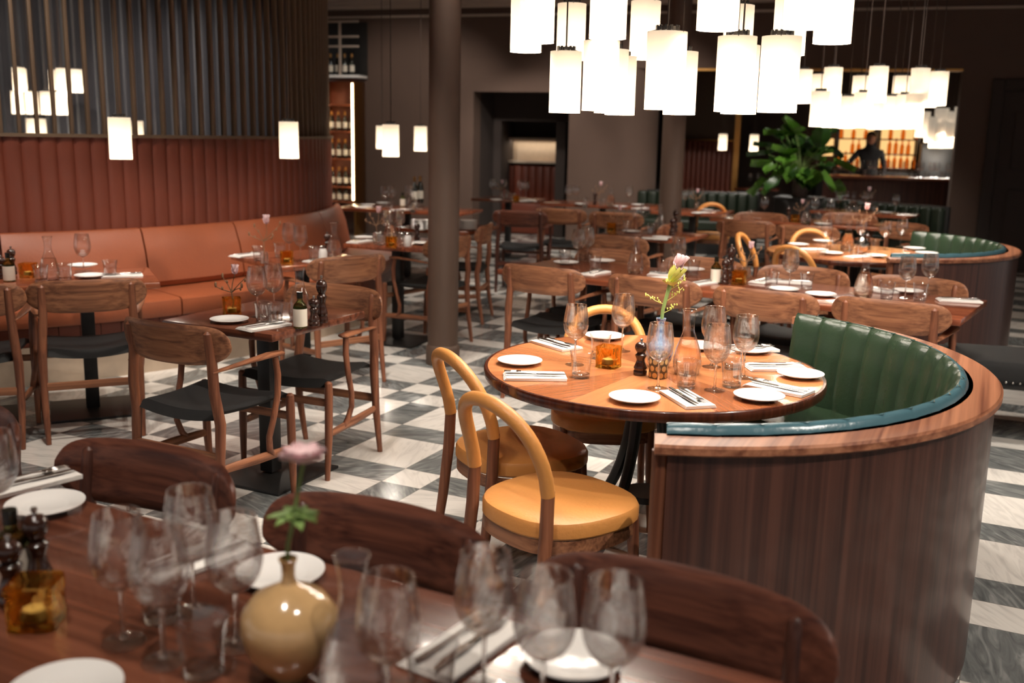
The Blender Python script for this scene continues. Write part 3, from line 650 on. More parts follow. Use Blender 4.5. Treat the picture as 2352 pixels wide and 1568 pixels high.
ld = bpy.data.lights.new('niche_strip', 'AREA'); ld.shape = 'RECTANGLE'; ld.size = w_*.9; ld.size_y = .03; ld.energy = 1.0; ld.color = (1, .82, .62)
lo = bpy.data.objects.new('niche_strip', ld); C.objects.link(lo); lo.parent = nt; lo.location = (0, -.1, h_-.01)
p0, q1 = wp(1150, 378, 1.8); p1, q0 = wp(1300, 445, 1.8); p1 = min(p1, sR1-.03)
pb = tag(thing('upholstered_bench', W((p0+p1)/2, 1.75, 0), WA), 'dark red upholstered bench and back panel inside the recess', 'bench')
m = MB(); k = 9
for i in range(k): m.rbox((-(p1-p0)/2+(i+.5)*(p1-p0)/k, .02, (q1+.45)/2), ((p1-p0)/k-.004, .1, q1-.45), .02, 3)
m.obj('back_panel', 'rust', pb); MB().rbox((0, -.3, .24), (p1-p0, .55, .48), .03, 3).obj('seat', 'rust', pb)
# cornices and picture rail
m = MB()
for z0, z1, d in ((CEIL-.07, CEIL, .26), (CEIL-.11, CEIL-.07, .17), (CEIL-.17, CEIL-.11, .08), (wp(1100, 38)[1]-.0, wp(1100, 38)[1]+.03, .05)): wbox(m, -7, sO1+7, -d, 0, z0, z1, .008)
struct(m.obj('trim_1', 'ceil', smooth=False))
# door at the right
d0, dz1 = wp(2306, 208); 
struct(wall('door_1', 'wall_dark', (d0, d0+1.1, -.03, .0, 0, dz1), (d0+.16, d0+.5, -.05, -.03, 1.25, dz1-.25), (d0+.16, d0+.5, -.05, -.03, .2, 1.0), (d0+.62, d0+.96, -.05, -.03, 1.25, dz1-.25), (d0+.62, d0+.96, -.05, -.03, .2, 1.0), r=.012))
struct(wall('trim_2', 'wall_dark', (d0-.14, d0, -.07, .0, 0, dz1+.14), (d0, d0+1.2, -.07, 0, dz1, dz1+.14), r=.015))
# ------------------------------------------------------------------ bar room built in the wide opening, standing in for a mirror reflection
s_a = sP1; 
wall('wall_mirrored_bar', 'wall_dark', (s_a-1.5, sO1+2.7, 5.0, 5.2, 0, CEIL), (sO1+2.6, sO1+2.75, .3, 5.0, 0, CEIL), (s_a-1.5, s_a-1.35, .9, 5, 0, CEIL))
m = MB(); wbox(m, s_a, sO1, -.02, .1, zop-.03, zop); wbox(m, s_a, sO1, .2, .24, zop+.0, zop+.03)
o = struct(m.obj('trim_3', 'brass', smooth=False))
o_d = 3.2
g0, gz1 = wp(1568, 322, o_d); g1, gz0 = wp(1688, 432, o_d)
o = tag(thing('banquette', W((g0+g1)/2, o_d, 0), WA), 'far dark red panelled banquette seen beyond the second column', 'banquette')
m = MB(); k = 11
for i in range(k): m.rbox((-(g1-g0)/2+(i+.5)*(g1-g0)/k, .0, (gz1+.4)/2), ((g1-g0)/k-.005, .08, gz1-.4), .02, 3)
m.obj('back_panel', 'rust', o); MB().rbox((0, -.32, .23), (g1-g0, .55, .46), .03, 3).obj('seat', 'rust', o); MB().rbox((0, 0, gz1+.012), (g1-g0, .1, .024), .004).obj('rail', 'brass', o)
m = MB(); k = 22; zt = wp(1600, 150, o_d)[1]
o2 = tag(thing('slat_screen', W((g0+g1)/2, o_d+.05, gz1+.024), WA), 'far bronze slat screen above the dark red panel', 'screen')
sl = MB().rbox((0, 0, (zt-gz1-.024)/2), (.025, .05, zt-gz1-.024), .003).mesh('slat', 'slat')
for i in range(k): link('slat', sl, o2).location = (-(g1-g0)/2+(i+.5)*(g1-g0)/k, 0, 0)
s_p, _ = wp(1694, 300, o_d); m = MB(); wbox(m, s_p-.04, s_p+.05, o_d-.05, o_d+.1, 0, CEIL-.002); tag(m.obj('post', 'brass'), 'brass coloured vertical post beside the far dark red panel', 'post')
# backlit bar shelves
bs = 4.75; zb = [wp(2000, y, bs)[1] for y in (384, 352, 318, 268)]
b0, _ = wp(1926, 300, bs); b1, _ = wp(2112, 300, bs)
bar = tag(thing('bar_shelf', W((b0+b1)/2, bs, 0), WA), 'backlit amber bar shelving with bottles standing in for a mirror reflection', 'shelving')
wB = b1-b0
for cx in (-.27, .25):
    MB().rbox((cx*wB, .1, (zb[0]+zb[3])/2), (.42*wB, .02, zb[3]-zb[0]), .003).obj('backlit_panel', 'backlit', bar)
for z in zb: MB().rbox((0, 0, z-.012), (wB, .2, .024), .003).obj('shelf', 'mill', bar)
for cx in (-.5, -.02, .5): MB().rbox((cx*wB, .0, (zb[0]+zb[3]+.2)/2), (.05, .22, zb[3]-zb[0]+.2), .003).obj('upright', 'mill', bar)
MB().rbox((0, 0, zb[0]/2-.03), (wB+.6, .4, zb[0]-.06), .01).obj('base_cabinet', 'black', bar)
nbt = 0; rnd0 = random.Random(2)
for z in zb[:3]:
    for i in range(13):
        if i in (6,) or (z == zb[2] and i % 2) or (z == zb[1] and i in (0, 1, 4, 7, 12)): continue
        p = W((b0+b1)/2+(-.46+.92*i/12)*wB, bs-.02, z); nbt += 1
        o = spawn('spirit', p, 0, '', 'bottle', 'bottles on the backlit bar shelves'); o.scale = (1, 1, rnd0.uniform(.7, 1.0))
        o['label'] = 'small bottle on the %s backlit bar shelf, %s from the left end' % ('lower middle upper'.split()[zb.index(z)], ORD[i])
# cream block left of the shelves (second lit cabinet)
c0, cz1 = wp(1888, 318, bs); c1, cz0 = wp(1912, 358, bs); m = MB(); wbox(m, c0, c1, bs, bs+.15, cz0, cz1, .004)
tag(m.obj('light_box', 'backlit'), 'narrow glowing amber panel between the big plant and bar shelves', 'panel')
# bar counter with glassware
k0, kz = wp(1900, 408, 2.2); k1, _ = wp(2196, 408, 2.2); kz = 1.04
bc = tag(thing('bar_counter', W((k0+k1)/2+.1, 2.2, 0), WA), 'dark wooden bar counter crowded with glassware in the mirrored bar room', 'counter')
MB().rbox((0, 0, kz-.02), (k1-k0+.4, .62, .04), .006).obj('counter_top', 'table', bc); MB().rbox((0, .03, (kz-.04)/2), (k1-k0+.3, .5, kz-.04), .006).obj('front', 'dark_z', bc)
rnd = random.Random(3); n = 0
for i in range(26):
    p = W(k0+.1+(k1-k0)*i/25, 2.2+rnd.choice((-.2, -.05, .12)), kz); kd = 'wine_far' if i % 3 else 'tumbler_far'
    o = spawn(kd, p, 0, ('clear stemware' if i % 3 else 'clear tumbler')+' on the bar counter, '+ORD[i % 20]+(' from its left end' if i < 20 else ' from its middle to the right'), 'glass', 'glassware on the bar counter')
# bartender, far and small behind the counter
def bartender():
    sx, _ = wp(2000, 330, 3.6); b = W(sx, 3.6, 0); zt = wp(2000, 303, 3.6)[1]; zs = zt/1.72
    o = tag(thing('person', b, WA), 'person in black shirt standing behind the bar, arm reaching left', 'person')
    me = bpy.data.meshes.new('body'); J = dict(pel=(0, 0, .95), sp=(0, 0, 1.18), ch=(0, .0, 1.36), nk=(0, 0, 1.47), hd=(0, -.01, 1.6), ht=(0, 0, 1.70),
        lh=(-.1, 0, .9), lk=(-.11, -.02, .5), la=(-.11, 0, .07), lt=(-.11, -.14, .03), rh=(.1, 0, .9), rk=(.11, -.02, .5), ra=(.11, 0, .07), rtt=(.11, -.14, .03),
        ls=(-.18, 0, 1.39), le=(-.33, -.12, 1.2), lw=(-.52, -.24, 1.2), lhd=(-.6, -.28, 1.2), rs=(.18, 0, 1.39), re=(.25, .02, 1.12), rw=(.22, -.14, .98), rhd=(.2, -.21, .96))
    ed = [('pel', 'sp'), ('sp', 'ch'), ('ch', 'nk'), ('nk', 'hd'), ('hd', 'ht'), ('pel', 'lh'), ('lh', 'lk'), ('lk', 'la'), ('la', 'lt'), ('pel', 'rh'), ('rh', 'rk'), ('rk', 'ra'), ('ra', 'rtt'), ('ch', 'ls'), ('ls', 'le'), ('le', 'lw'), ('lw', 'lhd'), ('ch', 'rs'), ('rs', 're'), ('re', 'rw'), ('rw', 'rhd')]
    rad = dict(pel=.14, sp=.125, ch=.14, nk=.06, hd=.1, ht=.07, lh=.09, lk=.06, la=.04, lt=.035, rh=.09, rk=.06, ra=.04, rtt=.035, ls=.06, le=.042, lw=.03, lhd=.035, rs=.06, re=.042, rw=.03, rhd=.035)
    ks = list(J); me.from_pydata([J[k] for k in ks], [(ks.index(a), ks.index(b_)) for a, b_ in ed], [])
    ob = link('body', me, o); ob.scale = (zs, zs, zs)
    md = ob.modifiers.new('skin', 'SKIN'); 
    for i, k in enumerate(ks):
        sv = me.skin_vertices[0].data[i]; sv.radius = (rad[k], rad[k]*.75 if k in ('pel', 'sp', 'ch') else rad[k]); sv.use_root = (k == 'pel')
    ob.modifiers.new('sub', 'SUBSURF').levels = 1; me.materials.append(M['cloth'])
    hd = MB(); hd.sphere((0, -.01, 1.6), .1, 16, 12, (.8, .95, 1.15)); hd.sphere((0, -.105, 1.59), .014, 8, 6, (1, 1.3, 1.6)); hd.obj('face', 'skin', o).scale = (zs,)*3
    hr = MB(); hr.sphere((0, .015, 1.645), .1, 16, 10, (.86, .98, .9)); hr.obj('hair', 'mill', o).scale = (zs,)*3
    for hx, hy, hz, dx, dy in ((-.62, -.29, 1.2, -.8, -.4), (.195, -.23, .955, -.1, -1)):
        hn = MB(); hn.sphere((hx, hy, hz), .04, 10, 8, (1, .8, .5))
        for k in range(5):
            a = (k-2)*.16; ddx = dx*math.cos(a)-dy*math.sin(a); ddy = dx*math.sin(a)+dy*math.cos(a); ln = (.05, .075, .08, .075, .06)[k]
            hn.tube([(hx+ddx*.02, hy+ddy*.02, hz), (hx+ddx*(.02+ln*.6), hy+ddy*(.02+ln*.6), hz+.004), (hx+ddx*(.02+ln), hy+ddy*(.02+ln), hz-.008)], [.009, .008, .006], 6)
        hn.obj('hand', 'skin', o).scale = (zs,)*3
bartender()
# dark display case right of the shelves
e0, ez1 = wp(2118, 330, 3.9); e1, _ = wp(2192, 330, 3.9); m = MB(); wbox(m, e0, e1, 3.9, 4.4, 0, ez1, .01); tag(m.obj('tall_cabinet', 'black'), 'tall black cabinet right of the backlit bar shelves', 'cabinet')
# ------------------------------------------------------------------ curved orange banquette, rust panel and slat screen
BC = Vector((-4.85, 9.15)); RB = 3.23
def pol(a, r, z=0): return (BC.x+r*math.cos(a), BC.y+r*math.sin(a), z)
def ang_at(px, py, z): p = at(px, py, z); return math.atan2(p.y-BC.y, p.x-BC.x)
bq = tag(thing('banquette'), 'curved orange leather banquette along the left rust red wall', 'banquette')
A0, A1 = R(-92), R(9)
s1, s2 = ang_at(325, 524, .88), ang_at(568, 512, .88)
edges = [A0, s1-(s2-s1)*1.15, s1, s2, R(-9), A1]
for a, b in zip(edges[:-1], edges[1:]):
    g = .004; n = max(6, int((b-a)/R(2)))
    prof = [(RB-.02, .49), (RB+.08, .485), (RB+.1, .52), (RB+.06, .72), (RB+.015, .85), (RB-.005, .875), (RB-.03, .88), (RB-.055, .86), (RB-.06, .6)]
    MB().revolve(prof, a+g/2, b-g/2, n, BC).obj('back_cushion', 'orange', bq)
seat_seams = [A0, ang_at(415, 681, .48)-R(26), ang_at(415, 681, .48), ang_at(415, 681, .48)+R(30), R(18)]
for a, b in zip(seat_seams[:-1], seat_seams[1:]):
    prof = [(RB, .37), (RB, .475), (RB+.3, .482), (RB+.53, .478), (RB+.555, .465), (RB+.56, .44), (RB+.56, .375), (RB+.55, .362), (RB+.3, .36)]
    MB().revolve(prof, a+.0015, b-.0015, max(6, int((b-a)/R(2))), BC).obj('seat_cushion', 'orange', bq)
m = MB(); n = int((A1+R(9)-A0)/.033)
for i in range(n):
    a = A0+(R(18)-A0)*i/n; b = A0+(R(18)-A0)*(i+1)/n
    m.revolve([(RB+.3, .235), (RB+.49, .235), (RB+.5, .25), (RB+.5, .35), (RB+.49, .36), (RB+.3, .36)], a+.0006, b-.0006, 2, BC)
m.obj('front_panel', 'rust', bq)
MB().revolve([(RB+.2, 0), (RB+.5, 0), (RB+.5, .235), (RB+.2, .235)], A0, R(18), 60, BC).obj('plinth', 'stone', bq)
pw = tag(thing('upholstered_wall_panel'), 'tall curved rust red channelled leather wall panel above the banquette', 'wall panel')
RP = RB-.065; step = .1055/RP; m = MB(); n = int((R(70)-R(-95))/step)
for i in range(n):
    a = R(-95)+i*step; prof = []
    for k in range(7):
        pass
    vs = []; fs = []; q = 8
    for j in range(q+1):
        t = j/q; aa = a+step*t; rr = RP-.012+.014*math.sin(PI*t)**.4
        for z in (.4, 1.0, 1.478): vs.append((BC.x+rr*math.cos(aa), BC.y+rr*math.sin(aa), z))
    for j in range(q):
        for kz_ in range(2): fs.append((j*3+kz_, (j+1)*3+kz_, (j+1)*3+kz_+1, j*3+kz_+1))
    m.add(vs, fs)
m.revolve([(RP-.05, 0), (RP-.02, 0), (RP-.02, 1.478), (RP-.05, 1.478)], R(-95), R(70), 90, BC)
m.obj('channels', 'rust', pw)
MB().revolve([(RP-.09, 1.478), (RP+.02, 1.478), (RP+.02, 1.5), (RP-.09, 1.5)], R(-95), R(70), 90, BC).obj('top_rail', 'slat', pw)
ss = tag(thing('slat_screen'), 'curved screen of tall bronze brown slats above the rust wall panel', 'screen')
me = MB().rbox((0, 0, (CEIL-1.5)/2), (.042, .022, CEIL-1.5), .004).mesh('slat', 'slat')
for i in range(n):
    a = R(-95)+i*step
    if a > R(32): break
    o = link('slat', me, ss); o.location = pol(a, RP-.035, 1.5); o.rotation_euler = (0, 0, a)
# pleated dark drape in the round room behind the slats
m = MB(); nn = 620
m.grid(lambda u, v: pol(R(20)+R(230)*u, 2.98+.05*math.sin(u*230*PI/180*2.98*TAU/.115)*(1-.15*v), .02+(CEIL-.25)*v), nn, 2)
tag(m.obj('drape', 'drape'), 'dark grey pleated drape behind the slat screen', 'curtain')
def cluster(cx, cy, name, lower, upper, r, rot=0, power=5.0, up=1.885):
    allp = []
    for lev, pts in (('lower', lower), ('upper', upper)):
        ps = sorted(pts, key=lambda p: scr((p[0], p[1], 1.7))[0])
        for i, (x, y) in enumerate(ps):
            lamp(x, y, 1.65 if lev == 'lower' else up, 'cream pendant, %s in the %s ring %s' % (ordn(i, len(ps)), lev, name), name+' lamps', power)
# cluster above the near round table, read off the photograph
cluster(.5, 3.75, 'over the near round table', [(.19, 4.16), (.29, 3.66), (.43, 4.36), (.465, 3.30), (.63, 4.05), (.705, 3.40), (.84, 3.37), (.36, 4.02), (.79, 3.72)],
        [(.03, 4.22), (.065, 3.78), (.30, 3.56), (.535, 4.48), (.60, 3.20), (.945, 4.55), (.835, 3.10), (1.056, 3.56), (1.05, 4.1), (.23, 4.62)], .6, power=LAMPW)
lo2 = [(1880, 7.15), (1908, 7.5), (1945, 7.9), (1980, 7.2), (2010, 8.1), (2045, 7.7), (2075, 7.4), (2098, 7.2)]
up2 = [(1844, 7.6), (1884, 8.1), (1912, 7.3), (1977, 8.2), (2016, 7.1), (2070, 8.1), (2112, 7.2), (2135, 7.9), (2156, 7.5)]
cluster(2.5, 7.5, 'over the far round table', [tuple(at_depth(a, 280, b).xy) for a, b in lo2], [tuple(at_depth(a, 195, b).xy) for a, b in up2], .6, power=LAMPW, up=1.82)
# lamps seen through the slats
cluster(-5.05, 11, 'behind the slat screen', [(-5.28, 11.0), (-5.15, 11.05), (-4.97, 11), (-4.9, 11.08), (-4.78, 10.95)], [(-5.3, 11.15), (-5.2, 10.9), (-5.0, 11.3), (-4.88, 11.2), (-4.74, 10.9), (-4.66, 11.05)], .5, power=LAMPW)
for i, (px, w, lv) in enumerate(((442, 14, 1.885), (492, 14, 1.885), (468, 14, 1.65))):
    p = at_depth(px, 230, 12.0); lamp(p.x, p.y, lv, 'small cream pendant seen through the slats, %s of the middle trio' % ordn((0, 2, 1)[i], 3), 'pendants behind the slats', LAMPW*.5)
for i, (px, Y) in enumerate(((74, 11.6), (93, 11.75), (316, 11.9), (470, 12.05))):
    p = at_depth(px, 290, Y); lamp(p.x, p.y, 1.37, 'low small pendant peeking over the rail behind the slats, '+ordn(i, 4), 'pendants behind the slats', LAMPW*.5)
for x, y, lab in ((-2.28, 5.95, 'single cream pendant hanging before the rust panel at far left'), (-1.49, 6.78, 'single cream pendant hanging before the rust panel, near its right end'),
                  (-1.40, 10.8, 'cream pendant partly hidden behind a nearer one, right of wine cabinet'), (-.94, 7.75, 'cream pendant overlapping a farther one, right of the wine cabinet'),
                  (-.93, 10.05, 'cream pendant just left of the brown column'), (3.05, 15.3, 'tiny far pendant in front of the dark red panel in the mirrored bar room'), (3.42, 14.9, 'tiny far pendant left of the big green plant')):
    lamp(x, y, 1.37, lab, 'single pendants', LAMPW)
# oversized amber lamps standing in for mirrored pendants, far right of the bar
for i, (px, py) in enumerate(((2118, 300), (2140, 312), (2160, 292), (2185, 300), (2205, 290), (2150, 325), (2180, 325))):
    s_, z_ = wp(px, py, 3.3); p = W(s_, 3.3, 0)
    lamp(p.x, p.y, z_-.1, 'far amber pendant in the mirrored bar room, %s of the bar group' % ordn(sorted(range(7), key=lambda q: (2118, 2140, 2160, 2185, 2205, 2150, 2180)[q]).index(i), 7), 'pendants by the bar', LAMPW*.4, big=True)
# ------------------------------------------------------------------ columns
def column(name, x, y, r, label):
    o = thing(name, (x, y, 0)); tag(o, label, 'column')
    MB().lathe([(r, .13), (r, CEIL-.002)], 40).obj('shaft', 'column', o)
    MB().lathe([(r+.012, 0), (r+.012, .11), (r+.004, .13), (r, .135)], 40).obj('base_ring', 'column', o)
column('column', -.475, 6.83, .104, 'slim round brown column standing left of centre')
q = at_depth(1543, 400, 10.2); column('column', q.x, q.y, .112, 'farther round brown column behind the long table')
# ------------------------------------------------------------------ round booths
def booth(cx, cy, rz, label, nch):
    o = tag(thing('curved_booth', (cx, cy, 0), rz), label, 'booth')
    H = R(71.2); S = 64
    MB().revolve([(1.0, 0), (1.066, 0), (1.066, .822), (1.0, .822)], -H+.01, H-.01, S).obj('veneer_shell', 'veneer', o)
    for a in (-H, H):
        s_ = 1 if a > 0 else -1
        MB().tube([(1.03*math.cos(a), 1.03*math.sin(a), 0.0), (1.03*math.cos(a), 1.03*math.sin(a), .822)], .026, 14, 1.0).obj('end_post', 'chair_z', o)
    m = MB(); pr = [(.985, .822), (1.075, .822), (1.083, .828), (1.083, .844), (1.076, .85), (.985, .85)]
    m.revolve(pr, -H-.02, H+.02, 90); m.obj('cap_rail', 'cap', o)
    m = MB(); st = 2*(H-.01)/nch; seam = MB(); roll = MB()
    for i in range(nch):
        a0 = -H+.01+st*i; q = 8; prof = [(.905, .5), (.90, .58), (.915, .72), (.93, .82), (.94, .853), (.95, .868), (.962, .874)]
        rp = [(.962, .874), (.972, .873), (.981, .866), (.987, .852)]
        for (tgt, pp) in ((m, prof), (roll, rp)):
            vs = []; fs = []
            for j in range(q+1):
                t = j/q; bul = (.013 if tgt is m else .004)*(1-math.sin(PI*t)**.45); aa = a0+st*t
                for (r_, z_) in pp:
                    k_ = 1 if tgt is m else max(0, 1-(r_-.942)/.02); vs.append(((r_+bul*k_)*math.cos(aa), (r_+bul*k_)*math.sin(aa), z_-(0 if tgt is m else bul*.4)))
            K = len(pp)
            for j in range(q):
                for k_ in range(K-1): fs.append((j*K+k_, (j+1)*K+k_, (j+1)*K+k_+1, j*K+k_+1))
            tgt.add(vs, fs)
    m.revolve([(.93, .4), (1.0, .4), (1.0, .85), (.965, .85)], -H+.01, H-.01, S)
    m.obj('back_channels', 'green', o); rl = roll.obj('top_roll', 'teal', o); rl['label'] = 'teal blue leather roll along the top of the back'
    MB().revolve([(.55, .40), (.54, .43), (.54, .505), (.56, .525), (.75, .532), (.93, .525), (.93, .4)], -H+.01, H-.01, S).obj('seat', 'green', o)
    MB().revolve([(.62, 0), (1.0, 0), (1.0, .4), (.62, .4)], -H+.02, H-.02, S).obj('plinth', 'black', o)
    return o
booth(.483, 3.39, R(-25), 'near round booth with green channelled leather and dark walnut shell', 20)
booth(FBX, FBY, R(-25), 'far round booth with green leather, behind the long table', 20)
# ------------------------------------------------------------------ tables
TABS = {}
round_table('round_table', .51, 3.59, 'near round mahogany dining table set beside the green booth')
round_table('round_table', FBX+.03, FBY+.2, 'far round mahogany dining table beside the far green booth')
cu, sv = math.cos(R(-33.2)), math.sin(R(-33.2))
rect_table('long_table', 1.215, 5.778, R(-33.2), 2.66, .74, ((-.85, 0), (.85, 0)), 'long mahogany table between two rows of armchairs')
rect_table('square_table', -1.10, 4.47, R(-26.2), .6, .66, ((0, 0),), 'small square table between two armchairs left of the round table', 'table_near')  # darker wood colour stands in for dark reflections on this top
c, s = math.cos(R(25)), math.sin(R(25))
rect_table('banquette_table', -1.889-.65*c-.31*s, 5.377-.65*s+.31*c, R(25), 1.3, .62, ((.29, -.03), (-.29, -.03)), 'mahogany banquette table at the left edge')
t3 = R(40); rect_table('banquette_table', -1.40+.33*math.cos(t3)-.36*math.sin(t3), 6.09+.33*math.sin(t3)+.36*math.cos(t3), t3, .66, .72, ((0, 0),), 'mahogany banquette table under the magnolia branch in the middle')
t4 = R(70); rect_table('banquette_table', -.944+.33*math.cos(t4), 7.335+.33*math.sin(t4), t4, .66, .66, ((-.1, 0),), 'mahogany banquette table partly hidden by the brown column')
FTA = math.atan2(1.528-2.182, .285+.992); FTC = Vector((-.36, 1.86, 0)); fu = Vector((math.cos(FTA), math.sin(FTA), 0)); fv = Vector((-math.sin(FTA), math.cos(FTA), 0))
ftc = FTC - fv*.42 - fu*.25
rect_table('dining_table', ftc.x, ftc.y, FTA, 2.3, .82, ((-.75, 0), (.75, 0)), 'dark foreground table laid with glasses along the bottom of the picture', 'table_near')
def far_table(name, px, py, rz, w, d, label, mat='table'):
    p = at(px, py, TZ); rect_table(name, p.x, p.y, R(rz), w, d, ((0, 0),), label, mat); return p
far_table('square_table', 1500, 537, -28, .75, .7, 'square table behind the long table, left of the far column')
far_table('service_table', 935, 478, -18, 1.5, .65, 'far service table below the hanging pendants left of the column')
far_table('square_table', 1030, 520, 68, .66, .7, 'table holding stacked plates right behind the brown column')
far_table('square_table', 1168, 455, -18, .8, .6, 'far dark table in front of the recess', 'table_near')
far_table('dining_table', 1385, 468, -18, 1.4, .65, 'far dining table in front of the plastered pier')
far_table('square_table', 1592, 484, -22, .8, .7, 'far table right of the second column')
far_table('dining_table', 1850, 507, -26, 1.8, .7, 'far dining table with a dark magnolia behind the far booth')
far_table('dining_table', 1985, 487, -36, 1.1, .55, 'far table crowded with glassware before the green banquette')
far_table('square_table', 1740, 431, -18, .7, .6, 'distant small table in the mirrored bar room, left of the plant')
# ------------------------------------------------------------------ chairs
def chair(px, py, head, label, kind='armchair', z=.818, group=None):
    p = at(px, py, z); h = R(head); f = Vector((math.cos(h), math.sin(h), 0)); off = .285 if kind != 'bent' else .33
    o = p+f*off; return spawn(kind, (o.x, o.y, 0), h-PI/2, label, 'chair', group)
def chair_at(x, y, head, label, kind='armchair', group=None): return spawn(kind, (x, y, 0), R(head)-PI/2, label, 'chair', group)
FG = 'armchairs along the foreground table'
chair(383, 1020, 245, 'dark walnut armchair at the foreground table, leftmost full backrest', 'armchair_dark', group=FG)
chair(912, 1150, 243.5, 'dark walnut armchair at the foreground table, behind the round ochre vase', 'armchair_dark', group=FG)
chair(1590, 1300, 241, 'dark walnut armchair at the foreground table in front of the booth shell', 'armchair_dark', group=FG)
chair_at(-1.60, 2.46, 240, 'dark walnut armchair at the foreground table, cut off by the left edge', 'armchair_dark', group=FG)
BQ = 'armchairs facing the orange banquette'
chair(200, 644, 115, 'walnut armchair seen from behind at the left banquette table', group=BQ)
chair(-100, 656, 108, 'walnut armchair cut off at the left edge by the banquette table', group=BQ)
chair(364, 741, 63.6, 'walnut armchair seen from behind at the small square table', group='armchairs at the small square table')
chair_at(-.955, 4.69, 246, 'walnut armchair facing the camera across the small square table', group='armchairs at the small square table')
chair(815, 588, 131, 'walnut armchair at the middle banquette table, right of the carafe', group=BQ)
chair_at(-.65, 7.54, 145, 'walnut armchair half hidden behind the brown column', group=BQ)
chair_at(-.47, 8.54, 171, 'walnut armchair seen from the side just right of the column', group=BQ)
MG = 'armchairs on the near side of the long table'
chair(1230, 612, 58, 'walnut armchair, leftmost on the near side of the long table', group=MG)
chair(1488, 637, 58, 'walnut armchair on the long table near side, behind the yellow flower', group=MG)
chair(1746, 666, 58, 'walnut armchair on the long table near side, below the amber glass', group=MG)
chair(2040, 691, 60, 'walnut armchair, rightmost on the near side of the long table', group=MG)
OG = 'armchairs on the far side of the long table'
u = Vector((cu, sv, 0)); o5 = Vector((2.293, 5.70, 0))
for k, lab in enumerate(('walnut armchair, rightmost on the far side of the long table', 'walnut armchair, third from left on the far side of the long table', 'walnut armchair behind the pepper mills on the long table far side', 'walnut armchair, leftmost on the far side behind the water carafe')):
    p = o5-u*(.638*k); f = Vector((math.cos(R(237)), math.sin(R(237)), 0)); q = p+f*.28; chair_at(q.x, q.y, 237, lab, group=OG)
chair(1402, 541, 62, 'walnut armchair at the square table behind the long table', group='far walnut armchairs')
for px, py, hd, lab, kd in ((1283, 479, 72, 'far walnut armchair, left of a pair before the pier', 'armchair'), (1411, 488, 72, 'far walnut armchair, right of a pair before the pier', 'armchair'),
        (1709, 506, 64, 'far walnut armchair left of the far bentwood arch, seen from behind', 'armchair'), (1852, 518, 64, 'far walnut armchair seen from behind, beside the far round table', 'armchair'),
        (1752, 488, 244, 'far pinkish walnut armchair facing the camera across the far table', 'armchair'), (1558, 512, 150, 'far walnut chair peeking out right of the second column', 'armchair'),
        (1955, 489, 244, 'far walnut armchair facing camera behind the magnolia vase', 'armchair'), (2092, 512, 210, 'far walnut armchair at right before the green banquette', 'armchair'),
        (1192, 484, 80, 'far almost black armchair before the recess table', 'armchair_dark')):
    chair(px, py, hd, lab, kd, group='far walnut armchairs')
BG = 'bentwood chairs around the round tables'
chair_at(.148, 2.99, 40, 'tan bentwood chair nearest the camera, hoop back beside the booth end', 'bent', BG)
chair_at(.03, 3.53, 29, 'tan bentwood chair at the left of the near round table', 'bent', BG)
chair_at(.395, 4.08, 268, 'tan bentwood chair on the far side of the near round table', 'bent', BG)
fx, fy = FBX+.03, FBY+.2
chair_at(fx-.48, fy+.26, -28, 'tan bentwood chair left of the far round table', 'bent', BG)
chair_at(fx-.06, fy+.6, 268, 'tan bentwood chair behind the far round table', 'bent', BG)
chair_at(fx-.36, fy-.32, 40, 'tan bentwood chair in front of the far round table', 'bent', BG)
chair(1636, 470, 80, 'far brown bentwood chair between second column and green banquette', 'bent', group=BG)
# ------------------------------------------------------------------ far green banquettes, bench, plant, wine cabinet
def green_bench(p0, p1, label, zt=.81):
    p0, p1 = Vector((p0.x, p0.y, 0)), Vector((p1.x, p1.y, 0)); L_ = (p1-p0).length; a = math.atan2(p1.y-p0.y, p1.x-p0.x); c_ = (p0+p1)/2
    o = tag(thing('banquette', (c_.x, c_.y, 0), a), label, 'banquette'); k = int(L_/.13); m = MB()
    for i in range(k): m.rbox((-L_/2+(i+.5)*L_/k, .02, (zt+.42)/2), (L_/k-.003, .14, zt-.42), .035, 3)
    m.obj('back_channels', 'green_dark', o); MB().rbox((0, .12, (zt+.012)/2), (L_+.04, .07, zt+.012), .01).obj('back_frame', 'black', o)
    MB().rbox((0, -.26, .4), (L_, .5, .13), .03, 3).obj('seat', 'green_dark', o); MB().rbox((0, -.2, .165), (L_, .45, .33), .01).obj('plinth', 'black', o)
green_bench(at(1420, 435, .81), at(1742, 446, .81), 'far straight green banquette between second column and plant')
green_bench(at(1880, 458, .81), at(2168, 478, .81), 'far straight green banquette below the bar, right of the plant')
b = tag(thing('bench', (3.05, 5.22, 0), R(-14)), 'black upholstered bench with metal studs at the right edge, behind the near booth', 'bench')
MB().rbox((0, 0, .405), (1.4, .5, .12), .03, 3).obj('cushion', 'paper', b); MB().rbox((0, 0, .335), (1.36, .46, .03), .004).obj('frame', 'black', b)
for sx in (-.62, .62):
    for sy in (-.19, .19): MB().tube([(sx, sy, 0), (sx, sy, .33)], [.012, .018], 8).obj('leg', 'black', b)
m = MB()
for i in range(40): m.sphere((-.66+i*1.32/39, -.251, .362), .007, 8, 5)
m.obj('studs', 'steel', b)
pd = at_depth(1836, 460, 12.7)
pl = tag(thing('console', (pd.x, pd.y, 0), R(-26)), 'dark console standing under the big leafy arrangement', 'cabinet')
MB().rbox((0, 0, .42), (.52, .45, .84), .008).obj('body', 'black', pl); MB().rbox((0, 0, .85), (.56, .48, .02), .004).obj('top', 'black', pl)
pv = tag(thing('leafy_arrangement', (pd.x, pd.y, .86)), 'big glossy green leaf arrangement in a mottled vase beside the mirrored bar', 'plant')
